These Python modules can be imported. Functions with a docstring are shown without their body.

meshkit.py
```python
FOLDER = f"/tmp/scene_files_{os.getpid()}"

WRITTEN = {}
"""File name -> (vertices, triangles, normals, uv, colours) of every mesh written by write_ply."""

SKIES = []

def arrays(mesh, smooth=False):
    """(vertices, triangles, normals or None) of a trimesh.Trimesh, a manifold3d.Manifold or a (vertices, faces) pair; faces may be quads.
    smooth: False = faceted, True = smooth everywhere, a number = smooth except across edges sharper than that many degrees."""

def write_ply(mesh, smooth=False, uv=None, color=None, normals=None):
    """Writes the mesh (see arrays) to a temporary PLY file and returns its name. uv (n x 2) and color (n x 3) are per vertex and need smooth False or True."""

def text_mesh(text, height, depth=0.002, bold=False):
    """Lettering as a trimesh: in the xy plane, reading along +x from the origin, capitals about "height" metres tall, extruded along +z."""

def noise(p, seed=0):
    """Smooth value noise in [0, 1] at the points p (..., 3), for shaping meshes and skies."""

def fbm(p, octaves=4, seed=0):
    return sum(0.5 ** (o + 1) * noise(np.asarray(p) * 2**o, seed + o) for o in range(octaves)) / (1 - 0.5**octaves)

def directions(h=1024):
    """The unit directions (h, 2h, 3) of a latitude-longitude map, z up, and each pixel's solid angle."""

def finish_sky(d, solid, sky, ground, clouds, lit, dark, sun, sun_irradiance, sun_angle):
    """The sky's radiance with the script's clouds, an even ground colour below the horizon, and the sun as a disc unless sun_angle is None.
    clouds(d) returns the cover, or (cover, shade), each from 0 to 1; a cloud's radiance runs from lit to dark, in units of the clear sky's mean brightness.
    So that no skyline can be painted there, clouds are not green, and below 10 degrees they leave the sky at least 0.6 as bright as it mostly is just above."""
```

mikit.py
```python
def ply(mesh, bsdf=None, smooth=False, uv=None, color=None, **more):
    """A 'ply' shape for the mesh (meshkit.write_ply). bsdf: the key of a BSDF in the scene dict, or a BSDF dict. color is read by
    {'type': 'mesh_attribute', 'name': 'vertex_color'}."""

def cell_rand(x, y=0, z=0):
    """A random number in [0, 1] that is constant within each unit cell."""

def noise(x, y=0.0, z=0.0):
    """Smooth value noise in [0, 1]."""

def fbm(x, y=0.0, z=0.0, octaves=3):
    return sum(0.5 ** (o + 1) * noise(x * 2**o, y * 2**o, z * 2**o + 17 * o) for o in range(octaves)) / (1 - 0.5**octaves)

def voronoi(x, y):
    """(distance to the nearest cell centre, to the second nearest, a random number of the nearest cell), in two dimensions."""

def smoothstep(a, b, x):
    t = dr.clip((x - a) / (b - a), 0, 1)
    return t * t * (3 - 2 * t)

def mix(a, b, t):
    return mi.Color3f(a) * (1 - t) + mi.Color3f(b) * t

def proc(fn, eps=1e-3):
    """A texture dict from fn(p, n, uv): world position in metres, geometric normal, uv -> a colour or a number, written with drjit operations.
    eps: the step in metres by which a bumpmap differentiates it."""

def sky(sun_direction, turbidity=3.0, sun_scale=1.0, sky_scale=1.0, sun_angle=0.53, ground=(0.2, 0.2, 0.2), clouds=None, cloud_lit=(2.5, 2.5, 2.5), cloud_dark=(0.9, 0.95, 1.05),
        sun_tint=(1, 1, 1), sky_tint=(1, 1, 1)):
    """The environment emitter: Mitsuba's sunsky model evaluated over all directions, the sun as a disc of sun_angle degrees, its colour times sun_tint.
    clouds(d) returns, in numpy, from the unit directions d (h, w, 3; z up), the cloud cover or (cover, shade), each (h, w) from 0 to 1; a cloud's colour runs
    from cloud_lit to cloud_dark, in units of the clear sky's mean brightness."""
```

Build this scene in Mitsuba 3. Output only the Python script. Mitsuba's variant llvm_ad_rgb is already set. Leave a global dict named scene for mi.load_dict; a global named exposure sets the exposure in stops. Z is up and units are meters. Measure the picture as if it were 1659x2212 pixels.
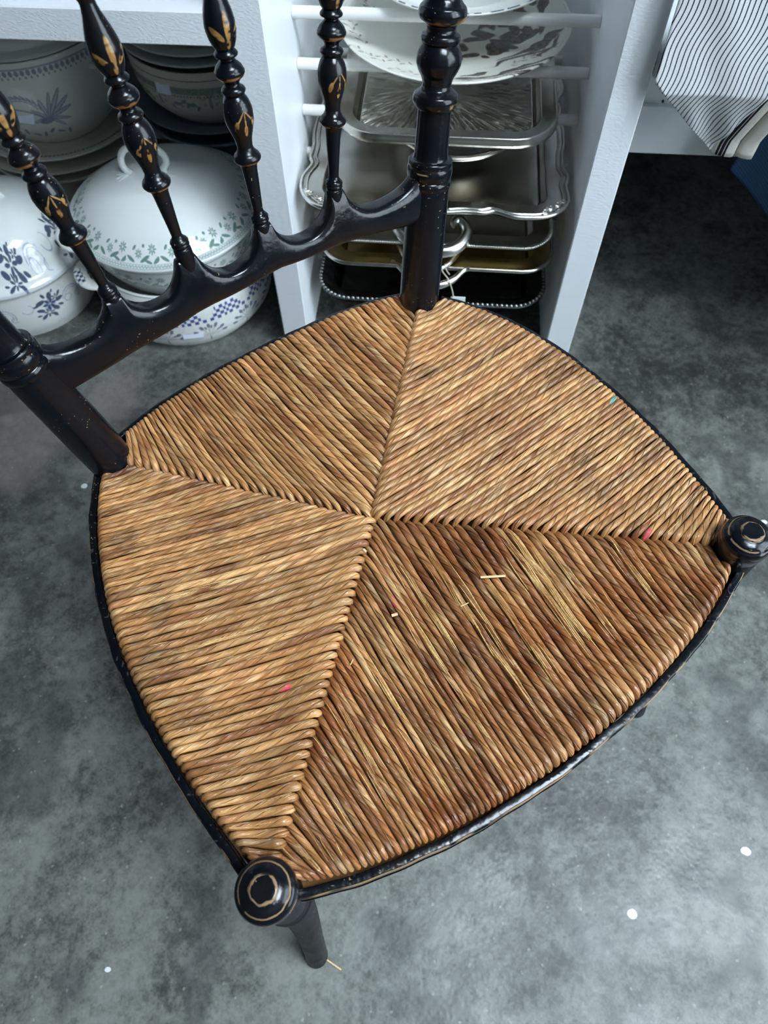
import math, random
import numpy as np, trimesh, drjit as dr, mitsuba as mi
import mikit, meshkit
from mikit import ply, proc, noise, fbm, cell_rand, smoothstep, mix, voronoi
from scipy.interpolate import PchipInterpolator, CubicSpline

T = mi.ScalarTransform4f
rng = np.random.default_rng(7)
scene, labels = {}, {}

# ------------------------------------------------------------------ camera
FPX, CX, CY = 1580.0, 829.5, 1106.0
CAM_H = 0.94
_d = np.array([851. - CX, 2012. - CY, FPX]); _d /= np.linalg.norm(_d)      # straight down, in the camera's axes (right, down, forward)
_up = -_d
_y = np.array([0, 0, 1.]) - _up[2] * _up; _y /= np.linalg.norm(_y)
_R = np.array([np.cross(_y, _up), _y, _up])
eye = np.array([0, 0, CAM_H]); fwd = _R @ [0, 0, 1.]; upv = _R @ [0, -1., 0]
scene['camera'] = {'type': 'thinlens', 'to_world': T().look_at(eye.tolist(), (eye + fwd).tolist(), upv.tolist()),
                   'fov': math.degrees(2 * math.atan(CX / FPX)), 'fov_axis': 'x', 'aperture_radius': 0.0013, 'focus_distance': 0.60,
                   'near_clip': 0.01, 'far_clip': 50.0}
exposure = -0.68

# the cabinet's frame: s to the right along its front, d into it, z up
_ps = math.radians(6.0)
CU = np.array([math.cos(_ps), -math.sin(_ps), 0]); CV = np.array([math.sin(_ps), math.cos(_ps), 0]); CO = np.array([-.119, .860, 0])
CAB = np.eye(4); CAB[:3, 0], CAB[:3, 1], CAB[:3, 3] = CU, CV, CO
# the chair's frame: x along its front edge, y towards its back, z up
HX = np.array([.3533, .2296]); HX /= np.linalg.norm(HX); HY = np.array([-HX[1], HX[0]])
CHAIR = np.eye(4); CHAIR[:2, 0], CHAIR[:2, 1], CHAIR[:2, 3] = HX, HY, (.098, .140)
ZS = 0.44

# ------------------------------------------------------------------ light: daylight through a tall window on the right and a roof light
DAY = np.array([0.84, 0.98, 1.10])
def daylight(k):
    return {'type': 'area', 'radiance': {'type': 'rgb', 'value': (DAY * k).tolist()}}
LIGHT_RIGHT, LIGHT_ROOF = daylight(12.0), daylight(58.0)

# ------------------------------------------------------------------ helpers
def key_for(name, parent=None):
    base = (parent + '__' if parent else '') + name
    k, n = base, 0
    while k in scene or k in labels or k in _taken:
        n += 1; k = f'{base}_{n:03d}'
    _taken.add(k)
    return k
_taken = set()

def thing(name, label, cat, group=None):
    k = key_for(name); labels[k] = {'label': label, 'category': cat}
    if group: labels[k]['group'] = group
    return k

def part(name, mesh, bsdf, parent, label=None, M=None, kind=None, **kw):
    k = key_for(name, parent)
    scene[k] = shape(mesh, bsdf, M, **kw)
    lab = {}
    if label: lab['label'] = label
    if kind: lab['kind'] = kind
    if lab: labels[k] = lab
    return k

def struct(name, mesh, bsdf, M=None, label=None, **kw):
    k = key_for(name); scene[k] = shape(mesh, bsdf, M, **kw); labels[k] = {'kind': 'structure'}
    if label: labels[k]['label'] = label
    return k

def shape(mesh, bsdf, M=None, smooth=35, **kw):
    uv = None
    if isinstance(mesh, tuple) and len(mesh) == 3:
        v, f, uv = mesh; smooth = True
    elif isinstance(mesh, tuple):
        v, f = mesh
    else:
        v, f = np.array(mesh.vertices), np.array(mesh.faces)
    v = np.asarray(v, float)
    if M is not None:
        v = v @ M[:3, :3].T + M[:3, 3]
    return ply((v, f), bsdf, smooth=smooth, uv=uv, **kw)

def cat(*ms):
    vs, fs, us, n = [], [], [], 0
    for m in ms:
        v, f = (m[0], m[1]) if isinstance(m, tuple) else (np.array(m.vertices), np.array(m.faces))
        f = np.asarray(f)
        if f.shape[1] == 4: f = np.vstack([f[:, [0, 1, 2]], f[:, [0, 2, 3]]])
        vs.append(v); fs.append(f + n); n += len(v)
        us.append(m[2] if isinstance(m, tuple) and len(m) == 3 else None)
    if all(u is not None for u in us): return np.vstack(vs), np.vstack(fs), np.vstack(us)
    return np.vstack(vs), np.vstack(fs)

def move(m, M):
    v = m[0] @ M[:3, :3].T + M[:3, 3]
    return (v,) + tuple(m[1:])

def trans(x, y, z):
    M = np.eye(4); M[:3, 3] = (x, y, z); return M

def rotz(a):
    M = np.eye(4); M[0, 0] = M[1, 1] = math.cos(a); M[1, 0] = math.sin(a); M[0, 1] = -math.sin(a); return M

def box(x0, x1, y0, y1, z0, z1, b=0.0):
    """A box with chamfered edges."""
    if b <= 0:
        m = trimesh.creation.box(bounds=[[x0, y0, z0], [x1, y1, z1]]); return np.array(m.vertices), np.array(m.faces)
    c, h = np.array([(x0 + x1) / 2, (y0 + y1) / 2, (z0 + z1) / 2]), np.array([x1 - x0, y1 - y0, z1 - z0]) / 2
    pts = []
    for sx in (-1, 1):
        for sy in (-1, 1):
            for sz in (-1, 1):
                s = np.array([sx, sy, sz])
                for a in range(3):
                    q = h - b; q[a] = h[a]; pts.append(c + s * q)
    m = trimesh.convex.convex_hull(np.array(pts)); return np.array(m.vertices), np.array(m.faces)

def spl(pts, k=6):
    """A smooth profile through the points (a repeated point is a corner)."""
    pts = np.asarray(pts, float); out = []; run = [pts[0]]
    def flush(run):
        r = np.array(run)
        if len(r) < 3: return [r]
        t = np.r_[0, np.cumsum(np.linalg.norm(np.diff(r, axis=0), axis=1) ** .5)]
        tt = np.concatenate([np.linspace(t[i], t[i + 1], k, endpoint=False) for i in range(len(t) - 1)] + [[t[-1]]])
        return [PchipInterpolator(t, r)(tt)]
    for p in pts[1:]:
        if np.allclose(p, run[-1]):
            out += flush(run); run = [p]
        else: run.append(p)
    out += flush(run)
    return np.vstack(out)

def lathe(prof, n=48, vfun=None, sx=1.0, sy=1.0, wob=None):
    """Turn the profile (r, z) about z. u runs once round, 0.5 towards -y; v = z unless vfun(r, z) is given."""
    prof = np.asarray(prof, float)
    a = -np.pi / 2 + np.linspace(-np.pi, np.pi, n + 1)
    r, z = prof[:, 0], prof[:, 1]
    rr = r[:, None] * (np.ones(n + 1)[None] if wob is None else wob(a, z))
    v = np.stack([rr * np.cos(a) * sx, rr * np.sin(a) * sy, np.repeat(z[:, None], n + 1, 1)], -1).reshape(-1, 3)
    vv = z if vfun is None else vfun(r, z)
    uv = np.stack([np.tile(np.linspace(0, 1, n + 1), len(prof)), np.repeat(vv, n + 1)], 1)
    i, j = np.meshgrid(np.arange(len(prof) - 1), np.arange(n), indexing='ij')
    q = np.stack([i * (n + 1) + j, i * (n + 1) + j + 1, (i + 1) * (n + 1) + j + 1, (i + 1) * (n + 1) + j], -1).reshape(-1, 4)
    f = np.vstack([q[:, [0, 1, 2]], q[:, [0, 2, 3]]])
    # make it face outwards: profiles go from the bottom up the outside
    return v, f, uv

def tube(path, rad, n=10, cap=True, uvw=False, flat=1.0, upref=(0, 0, 1.)):
    p = np.asarray(path, float); rad = np.broadcast_to(rad, (len(p),)).astype(float)
    t = np.gradient(p, axis=0); t /= np.linalg.norm(t, axis=1, keepdims=True) + 1e-12
    L = np.cross(np.asarray(upref, float), t); L /= np.linalg.norm(L, axis=1, keepdims=True) + 1e-12
    U = np.cross(t, L)
    a = -np.pi / 2 + np.linspace(0, 2 * np.pi, n + 1)
    v = p[:, None] + rad[:, None, None] * (np.cos(a)[None, :, None] * L[:, None] + flat * np.sin(a)[None, :, None] * U[:, None])
    s = np.r_[0, np.cumsum(np.linalg.norm(np.diff(p, axis=0), axis=1))]
    uv = np.stack([np.tile(np.linspace(0, 1, n + 1), len(p)), np.repeat(s, n + 1)], 1)
    i, j = np.meshgrid(np.arange(len(p) - 1), np.arange(n), indexing='ij'); N = n + 1
    q = np.stack([i * N + j, i * N + j + 1, (i + 1) * N + j + 1, (i + 1) * N + j], -1).reshape(-1, 4)
    f = np.vstack([q[:, [0, 1, 2]], q[:, [0, 2, 3]]]); v = v.reshape(-1, 3)
    if cap:
        for row, flip in ((0, True), (len(p) - 1, False)):
            c = len(v); v = np.vstack([v, p[row:row + 1]]); uv = np.vstack([uv, [[.5, s[row]]]])
            k = row * N + np.arange(n)
            g = np.stack([k, k + 1, np.full(n, c)], 1)
            f = np.vstack([f, g[:, ::-1] if flip else g])
    return v, f, uv

def axis_frame(p0, p1):
    """Columns x, y, z: z from p0 to p1, -y kept towards the chair's front; metres along z are metres of height."""
    p0, p1 = np.asarray(p0, float), np.asarray(p1, float)
    d = p1 - p0; d = d / d[2]
    M = np.eye(4); M[:3, 2] = d; M[:3, 3] = p0
    y = np.array([0, 1., 0]); y = y - (y @ d) / (d @ d) * d; y /= np.linalg.norm(y)
    x = np.cross(y, d / np.linalg.norm(d))
    M[:3, 0], M[:3, 1] = x, y
    return M

def rgb(*c): return {'type': 'rgb', 'value': list(c)}
def P(color, rough, spec=0.5, **k):
    d = {'type': 'principled', 'base_color': color if isinstance(color, dict) else rgb(*color), 'roughness': rough if isinstance(rough, (dict, float)) else float(rough), 'specular': spec}
    d.update(k); return {'type': 'twosided', 'bsdf': d}
def bump(b, fn, scale, eps=5e-4):
    inner = b['bsdf'] if b['type'] == 'twosided' else b
    return {'type': 'twosided', 'bsdf': {'type': 'bumpmap', 'arbitrary': proc(fn, eps), 'scale': scale, 'nested': inner}}
def mat(name, b): scene[name] = b; return name
C3 = lambda r, g, b: mi.Color3f(r, g, b)

# ------------------------------------------------------------------ materials
# floor: old polished concrete
def floor_color(p, n, uv):
    x, y = p.x, p.y
    a = fbm(x * 5, y * 5, 1.0, 4); b = fbm(x * 24 + 7, y * 24, 2.0, 4); c = fbm(x * 120, y * 120, 3.0, 2)
    d = fbm(x * 420, y * 420, 6.0, 2)
    t = smoothstep(.28, .72, a * .36 + b * .28 + c * .20 + d * .16)
    col = mix((.036, .039, .034), (.185, .192, .172), t)
    pink = smoothstep(1.0, .45, dr.sqrt(dr.square((x - PINK[0]) / .20) + dr.square((y - PINK[1]) / .15)) + (fbm(x * 14, y * 14, 4.0, 3) - .5) * 1.3)
    col = mix(col, (.235, .195, .175), pink * .55)
    dark = smoothstep(.60, .74, fbm(x * 14 + 50, y * 14, 9.0, 3))
    col = mix(col, (.030, .034, .033), dark * .5)
    f1, f2, w = voronoi(x * 75, y * 75)
    fleck = smoothstep(.15, .05, f1 + (noise(x * 600, y * 600, 8.0) - .5) * .12) * dr.select(w > .90, 1.0, 0.0)
    col = mix(col, (.40, .42, .41), fleck * .3)
    def spot(cx, cy, rx, ry):
        d = dr.sqrt(dr.square((x - cx) / rx) + dr.square((y - cy) / ry)) + (noise(x * 130, y * 130, 5.0) - .5) * .5
        return smoothstep(1.0, .8, d)
    for cx, cy, r in PAINT_SPOTS:
        col = mix(col, (.72, .74, .73), spot(cx, cy, r, r * .8) * .9)
    return col
def floor_rough(p, n, uv):
    return .28 + .26 * fbm(p.x * 18, p.y * 18, 11.0, 3)
def floor_bump(p, n, uv):
    return fbm(p.x * 60, p.y * 60, 0.0, 3) + .5 * noise(p.x * 300, p.y * 300, 2.0)
def floor_at(px, py):
    r = _R @ np.array([px - CX, py - CY, FPX]); q = eye + r * (-CAM_H / r[2]); return q[:2]
PINK = floor_at(70, 900)
PAINT_SPOTS = [(*floor_at(1366, 1976), .0065), (*floor_at(1610, 1838), .0065), (*floor_at(1650, 1128), .006), (*floor_at(182, 1050), .005), (*floor_at(232, 2095), .004)]
mat('concrete', bump({'type': 'twosided', 'bsdf': {'type': 'principled', 'base_color': proc(floor_color), 'roughness': proc(floor_rough), 'specular': 0.42}}, floor_bump, .00028, 1e-3))

# white paint: rolled, wrinkled skin on the board fronts
def orange_peel(p, n, uv):
    q = p.x * 260 + p.y * 40; w = p.z * 260
    return fbm(q, w, p.y * 260, 2) + .6 * noise(q * .45, w * .45, p.y * 110)
def peel_bump(p, n, uv):
    a = noise(p.x * 800, p.y * 800, p.z * 800); b = noise(p.x * 470 + 9, p.y * 470, p.z * 470)
    return dr.sqrt(dr.abs(a - .5)) * .7 + b * .6
mat('white_wrinkled', bump(P((.74, .765, .79), .38, .5), peel_bump, .00036, 3e-4))
mat('white_satin', bump(P((.73, .77, .79), .32, .5), lambda p, n, uv: fbm(p.x * 90, p.y * 90, p.z * 90, 2), .0004, 1e-3))
mat('dowel_paint', P((.74, .735, .71), .35, .5))
mat('white_dull', P((.62, .65, .66), .5, .4))
mat('wall_paint', P((.12, .125, .13), .7, .3))
mat('ceiling_paint', P((.10, .105, .11), .8, .2))
mat('cabinet_back', P((.72, .75, .77), .6, .3))

# ebonised wood: black lacquer, chipped down to brown wood and yellowish ground
def chips(p, lo=.88, hi=.91, f=3.0):
    return smoothstep(lo, hi, noise(p.x * 210 * f, p.y * 210 * f, p.z * 210 * f)) * smoothstep(.58, .70, fbm(p.x * 34 + 3, p.y * 34, p.z * 34, 2))
BLACK, WOOD, TAN = (.0020, .0031, .0052), (.20, .085, .032), (.36, .25, .13)
def black_color(p, n, uv):
    c = mix(BLACK, (.0040, .0040, .0048), smoothstep(.5, .7, fbm(p.x * 25, p.y * 25, p.z * 25, 3)))
    return mix(c, TAN, chips(p) * .65)
def black_rough(p, n, uv):
    return .11 + .20 * fbm(p.x * 60, p.y * 60, p.z * 60, 3)
def black_bump(p, n, uv):
    return fbm(p.x * 220, p.y * 220, p.z * 220, 3)
def lacquer(fn, rough=None, bscale=.00018, **k):
    return bump({'type': 'twosided', 'bsdf': {'type': 'principled', 'base_color': proc(fn), 'roughness': proc(rough or black_rough), **{'specular': .36, **k}}}, black_bump, bscale, 4e-4)
mat('black_lacquer', lacquer(black_color))
mat('black_dull', P((.009, .010, .012), .5, .3))
mat('leg_lacquer', lacquer(black_color, rough=lambda p, n, uv: .30 + .2 * fbm(p.x * 60, p.y * 60, p.z * 60, 3), specular=.12))

def band(v, c, w): return smoothstep(w, w * .45, dr.abs(v - c))
# spindles: u = angle, 0.5 to the front; v = height above the seat; gold leaves and rubbed rings
def leafmark(x, y, cx, cy, a, b, ang):
    ca, sa = math.cos(ang), math.sin(ang)
    dx, dy = x - cx, y - cy
    q = dr.sqrt(dr.square((dx * ca + dy * sa) / a) + dr.square((dy * ca - dx * sa) / b))
    return smoothstep(1.08, .86, q)
def spindle_gold(p, uv):
    x = (dr.cos(dr.floor(uv.x)) * 0 + uv.x - dr.floor(uv.x) - .5) * .058        # metres round the vase
    y = uv.y
    g = mi.Float(0)
    # three drops hanging on stalks on the lower vase
    for cx, cy, ang in ((-.0062, .2010, 1.20), (.0, .1975, 1.57), (.0066, .2015, 1.95)):
        g = dr.maximum(g, leafmark(x, y, cx, cy, .0038, .0015, ang))
        g = dr.maximum(g, leafmark(x, y, cx * .5, (cy + .2105) / 2, .0050, .00055, math.atan2(.2105 - cy, -cx)))
    # three leaves rising from the foot of the upper vase
    for cx, cy, a, ang in ((-.0068, .2548, .0058, 2.35), (.0002, .2580, .0088, 1.57), (.0072, .2550, .0058, .85)):
        g = dr.maximum(g, leafmark(x, y, cx, cy, a, .0019, ang))
    g = dr.maximum(g, leafmark(x, y, 0, .2485, .0030, .0016, 1.57))
    worn = smoothstep(.30, .50, noise(p.x * 420, p.y * 420, p.z * 420) * .6 + .4 * noise(p.x * 150, p.y * 150, p.z * 150))
    return g * worn
def spindle_rub(p, uv):
    w = dr.maximum(band(uv.y, .2288, .0016), band(uv.y, .1752, .0011))
    return w * smoothstep(.40, .56, noise(p.x * 260, p.y * 260, p.z * 260))
def spindle_color(p, n, uv):
    c = black_color(p, n, uv)
    c = mix(c, (.30, .13, .045), spindle_rub(p, uv) * .9)
    g = mix((.17, .080, .022), (.34, .19, .062), noise(p.x * 300, p.y * 300, p.z * 300))
    return mix(c, g, spindle_gold(p, uv))
mat('spindle_lacquer', lacquer(spindle_color))
def post_rub(p, uv):
    w = dr.maximum(band(uv.y, .1626, .0024), band(uv.y, .2165, .0030))
    w = w * smoothstep(.46, .60, fbm(p.x * 110, p.y * 110, p.z * 110, 2))
    ring = dr.maximum(band(uv.y, .1035, .0008), band(uv.y, .1145, .0008)) * smoothstep(.60, .72, fbm(p.x * 130, p.y * 130, p.z * 130, 2))
    return dr.maximum(w, ring * .8)
def post_color(p, n, uv):
    c = black_color(p, n, uv)
    return mix(c, mix(WOOD, (.50, .30, .12), noise(p.x * 200, p.y * 200, p.z * 200)), post_rub(p, uv) * .85)
mat('post_lacquer', lacquer(post_color))
def knob_color(p, n, uv):      # v: length along the profile from the crown's centre
    c = black_color(p, n, uv)
    jag = (fbm(p.x * 260, p.y * 260, p.z * 260, 3) - .5) * .0034
    r1 = smoothstep(.0013, .0006, dr.abs(uv.y - .0083 + jag)) * smoothstep(.30, .44, noise(p.x * 190, p.y * 190, p.z * 190))
    r2 = smoothstep(.0009, .0004, dr.abs(uv.y - .0170 + jag * .35)) * smoothstep(.22, .34, noise(p.x * 150, p.y * 150, p.z * 150))
    r3 = smoothstep(.0026, .0012, dr.abs(uv.y - .0262 + jag)) * smoothstep(.52, .62, noise(p.x * 140 + 4, p.y * 140, p.z * 140))
    c = mix(c, (.34, .22, .125), dr.maximum(r1, r2) * .7)
    return mix(c, WOOD, r3 * .8)
mat('knob_lacquer', lacquer(knob_color))
def rim_color(p, n, uv):       # v: 0 inner edge, 1 outer edge of the strip's top, beyond: its outside
    c = black_color(p, n, uv)
    w = band(uv.y, 1.02, .13) * smoothstep(.38, .5, fbm(p.x * 70, p.y * 70, p.z * 70, 3))
    c = mix(c, (.40, .25, .13), w * .8)
    return mix(c, (.10, .11, .12), smoothstep(.80, .90, noise(p.x * 420, p.y * 420, p.z * 420)) * .3)
mat('rim_lacquer', lacquer(rim_color, bscale=.00035))

# twisted rush: u = angle / 2 pi + number of the strand, v = metres along it
def rush_helix(uv):
    i = dr.floor(uv.x); th = uv.x - i
    pitch = .034 + .014 * cell_rand(i, 3.0)
    return i, th, th + uv.y / pitch
def rush_color(p, n, uv):
    i, th, h = rush_helix(uv)
    s = uv.y + i * .37
    hue = cell_rand(i, 1.0)
    seg = noise(h * 1.1 + i * 7.3, uv.y * 10, i * 3.1)                     # plies of one tone, some 3 cm long
    seg2 = noise(h * 3.0 + i * 11.1, uv.y * 16, i * 5.7)
    fib = noise(h * 34, uv.y * 22, i * 2.3); fib2 = noise(h * 120, uv.y * 30, i * 1.3)
    front = dr.select(i >= 600, 1.0, 0.0)
    light = mix((.46, .208, .070), (.62, .335, .132), hue)
    brown = mix((.31, .120, .038), (.19, .070, .026), cell_rand(i, 2.0))
    t = smoothstep(.34, .80, seg * .62 + hue * .18 + seg2 * .24 - FRONT_BROWN * (-front))
    c = mix(light, brown, t)
    c = mix(c, (.66, .42, .19), smoothstep(.58, .84, seg2) * .55)           # straw-coloured plies
    c = mix(c, (.36, .13, .055), smoothstep(.76, .88, noise(h * 1.4 + i * 3.7, uv.y * 9 + 40, i)) * .45)
    c = mix(c, (.33, .175, .055), smoothstep(.82, .92, noise(h * 1.2 + i * 5.1, uv.y * 8 + 80, i)) * .4)
    c = c * (.74 + .50 * cell_rand(i, 6.0))
    c = c * (.62 + .62 * fib) * (.70 + .54 * fib2)
    # the odd dyed blade
    cell = cell_rand(i, dr.floor(uv.y * 110), 8.0); hc = cell_rand(dr.floor(h * 4), dr.floor(uv.y * 110), i)
    dye = dr.select((cell > .9965) & (hc > .62), 1.0, 0.0)
    c = mix(c, dr.select(cell > .9983, C3(.10, .40, .34), C3(.62, .06, .11)), dye * .8)
    # old brown stain towards the front and in the worn middle, and greyish dirt at the corners
    st = smoothstep(.48, .66, fbm(p.x * 16 + 5, p.y * 16 + 2, 3.0, 3)) * front
    c = mix(c, c * C3(.62, .42, .26), st * .75)
    g = smoothstep(.58, .72, fbm(p.x * 30, p.y * 30, p.z * 30 + 9, 3))
    return mix(c, c * C3(.55, .56, .60), g * .7)
FRONT_BROWN = .16
def rush_bump(p, n, uv):
    i, th, h = rush_helix(uv)
    fib = noise(h * 64, uv.y * 20, i * 2.3)
    crease = smoothstep(.09, .0, dr.abs(h * 2.6 - dr.floor(h * 2.6 + .5) + .45 * (noise(uv.y * 60, i * 9.0, 1.0) - .5)))
    return fib * .75 + noise(h * 18, uv.y * 25, i) * .45 - crease * 1.8
def rush_rough(p, n, uv):
    i, th, h = rush_helix(uv)
    return .19 + .20 * noise(h * 10, uv.y * 30, i)
mat('rush', bump({'type': 'twosided', 'bsdf': {'type': 'principled', 'base_color': proc(rush_color), 'roughness': proc(rush_rough), 'specular': .55}}, rush_bump, .00055, 2.5e-4))
mat('rush_under', P((.34, .17, .06), .8, .2))
def fibre_color(p, n, uv):
    return mix((.34, .155, .038), (.68, .44, .17), smoothstep(.25, .7, noise(p.x * 70, p.y * 70, p.z * 70))) * (.7 + .5 * noise(p.x * 900, p.y * 900, 2.0))
mat('straw', P(proc(fibre_color), .45, .4)); mat('straw_pale', P((.66, .47, .24), .5, .3))

# ceramics ------------------------------------------------------------
def ell(x, y, cx, cy, a, b, ang=0.0):
    ca, sa = math.cos(ang), math.sin(ang)
    dx, dy = x - cx, y - cy
    q = dr.sqrt(dr.square((dx * ca + dy * sa) / a) + dr.square((dy * ca - dx * sa) / b))
    return smoothstep(1.12, .88, q)
def flower(x, y, cx, cy, R, n=8, hole=.22, ring=0.0):
    dx, dy = x - cx, y - cy
    r = dr.sqrt(dx * dx + dy * dy) / R; a = dr.atan2(dy, dx)
    m = smoothstep(1.0, .86, r / (.72 + .28 * dr.cos(a * n))) * smoothstep(hole * .7, hole, r)
    return m * (1 - .7 * smoothstep(.75, .95, dr.abs(dr.cos(a * n * .5 + 1.57))) * smoothstep(.9, .5, r))
def cells(u, n, C):
    a = u * n; k = dr.floor(a); return (a - k - .5) * (C / n), k
def mx(*a):
    m = a[0]
    for b in a[1:]: m = dr.maximum(m, b)
    return m
def arc(x, y, cx, cy, R, w, lo=-9., hi=9.):
    dx, dy = x - cx, y - cy
    r = dr.sqrt(dx * dx + dy * dy); t = dr.atan2(dy, dx)
    return smoothstep(w, w * .5, dr.abs(r - R)) * dr.select((t > lo) & (t < hi), 1.0, 0.0)
def glaze(name, fn, rough=.09, spec=.5):
    mat(name, {'type': 'twosided', 'bsdf': {'type': 'principled', 'base_color': proc(fn), 'roughness': rough, 'specular': spec}})
CREAM, IVORY, WHITE = (.66, .655, .60), (.60, .555, .47), (.74, .765, .75)
GREEN, DGREEN, BLUE, NAVY = (.10, .25, .20), (.035, .13, .09), (.05, .075, .30), (.022, .035, .12)
def ground(c, p): return mi.Color3f(c) * (.96 + .06 * fbm(p.x * 20, p.y * 20, p.z * 20, 2))

def spray_green(x, y, s=1.0):
    return mx(flower(x, y, .0115 * s, .0030 * s, .0056 * s), flower(x, y, -.0045 * s, -.001 * s, .0046 * s),
              ell(x, y, .003 * s, -.005 * s, .0058 * s, .0017 * s, .5), ell(x, y, .0165 * s, -.006 * s, .0050 * s, .0018 * s, .6), ell(x, y, -.013 * s, -.0055 * s, .005 * s, .0015 * s, -.5),
              ell(x, y, .007 * s, -.0075 * s, .004 * s, .0013 * s, -.3), ell(x, y, -.010 * s, .004 * s, .0028 * s, .0014 * s, .9), ell(x, y, .001 * s, .006 * s, .0016 * s, .0016 * s))
def lid_green(p, n, uv):       # v = radius
    c = ground(WHITE, p); C = .84
    x, k = cells(uv.x, 17.0, C); y = -(uv.y - .1300)
    m = spray_green(x + (cell_rand(k, 4.0) - .5) * .004, y, 1.32)
    xz, _ = cells(uv.x, 190.0, 1.0)
    tri = dr.abs(xz) * 190 * 2
    z = smoothstep(.0022, .0008, dr.abs(uv.y - .1465 + .0036 * (tri - .5)))
    line = mx(band(uv.y, .1500, .0011), band(uv.y, .1432, .0007))
    return mix(c, (.075, .19, .15), mx(m * .88, z * .65, line * .5))
glaze('glaze_lid_green', lid_green)
def body_green(p, n, uv):      # v = z
    c = ground(WHITE, p); x, k = cells(uv.x, 17.0, .84)
    m = spray_green(x, uv.y - .150, 1.35)
    return mix(c, (.07, .18, .14), mx(m * .85, band(uv.y, .168, .0012) * .6))
glaze('glaze_body_green', body_green)
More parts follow.
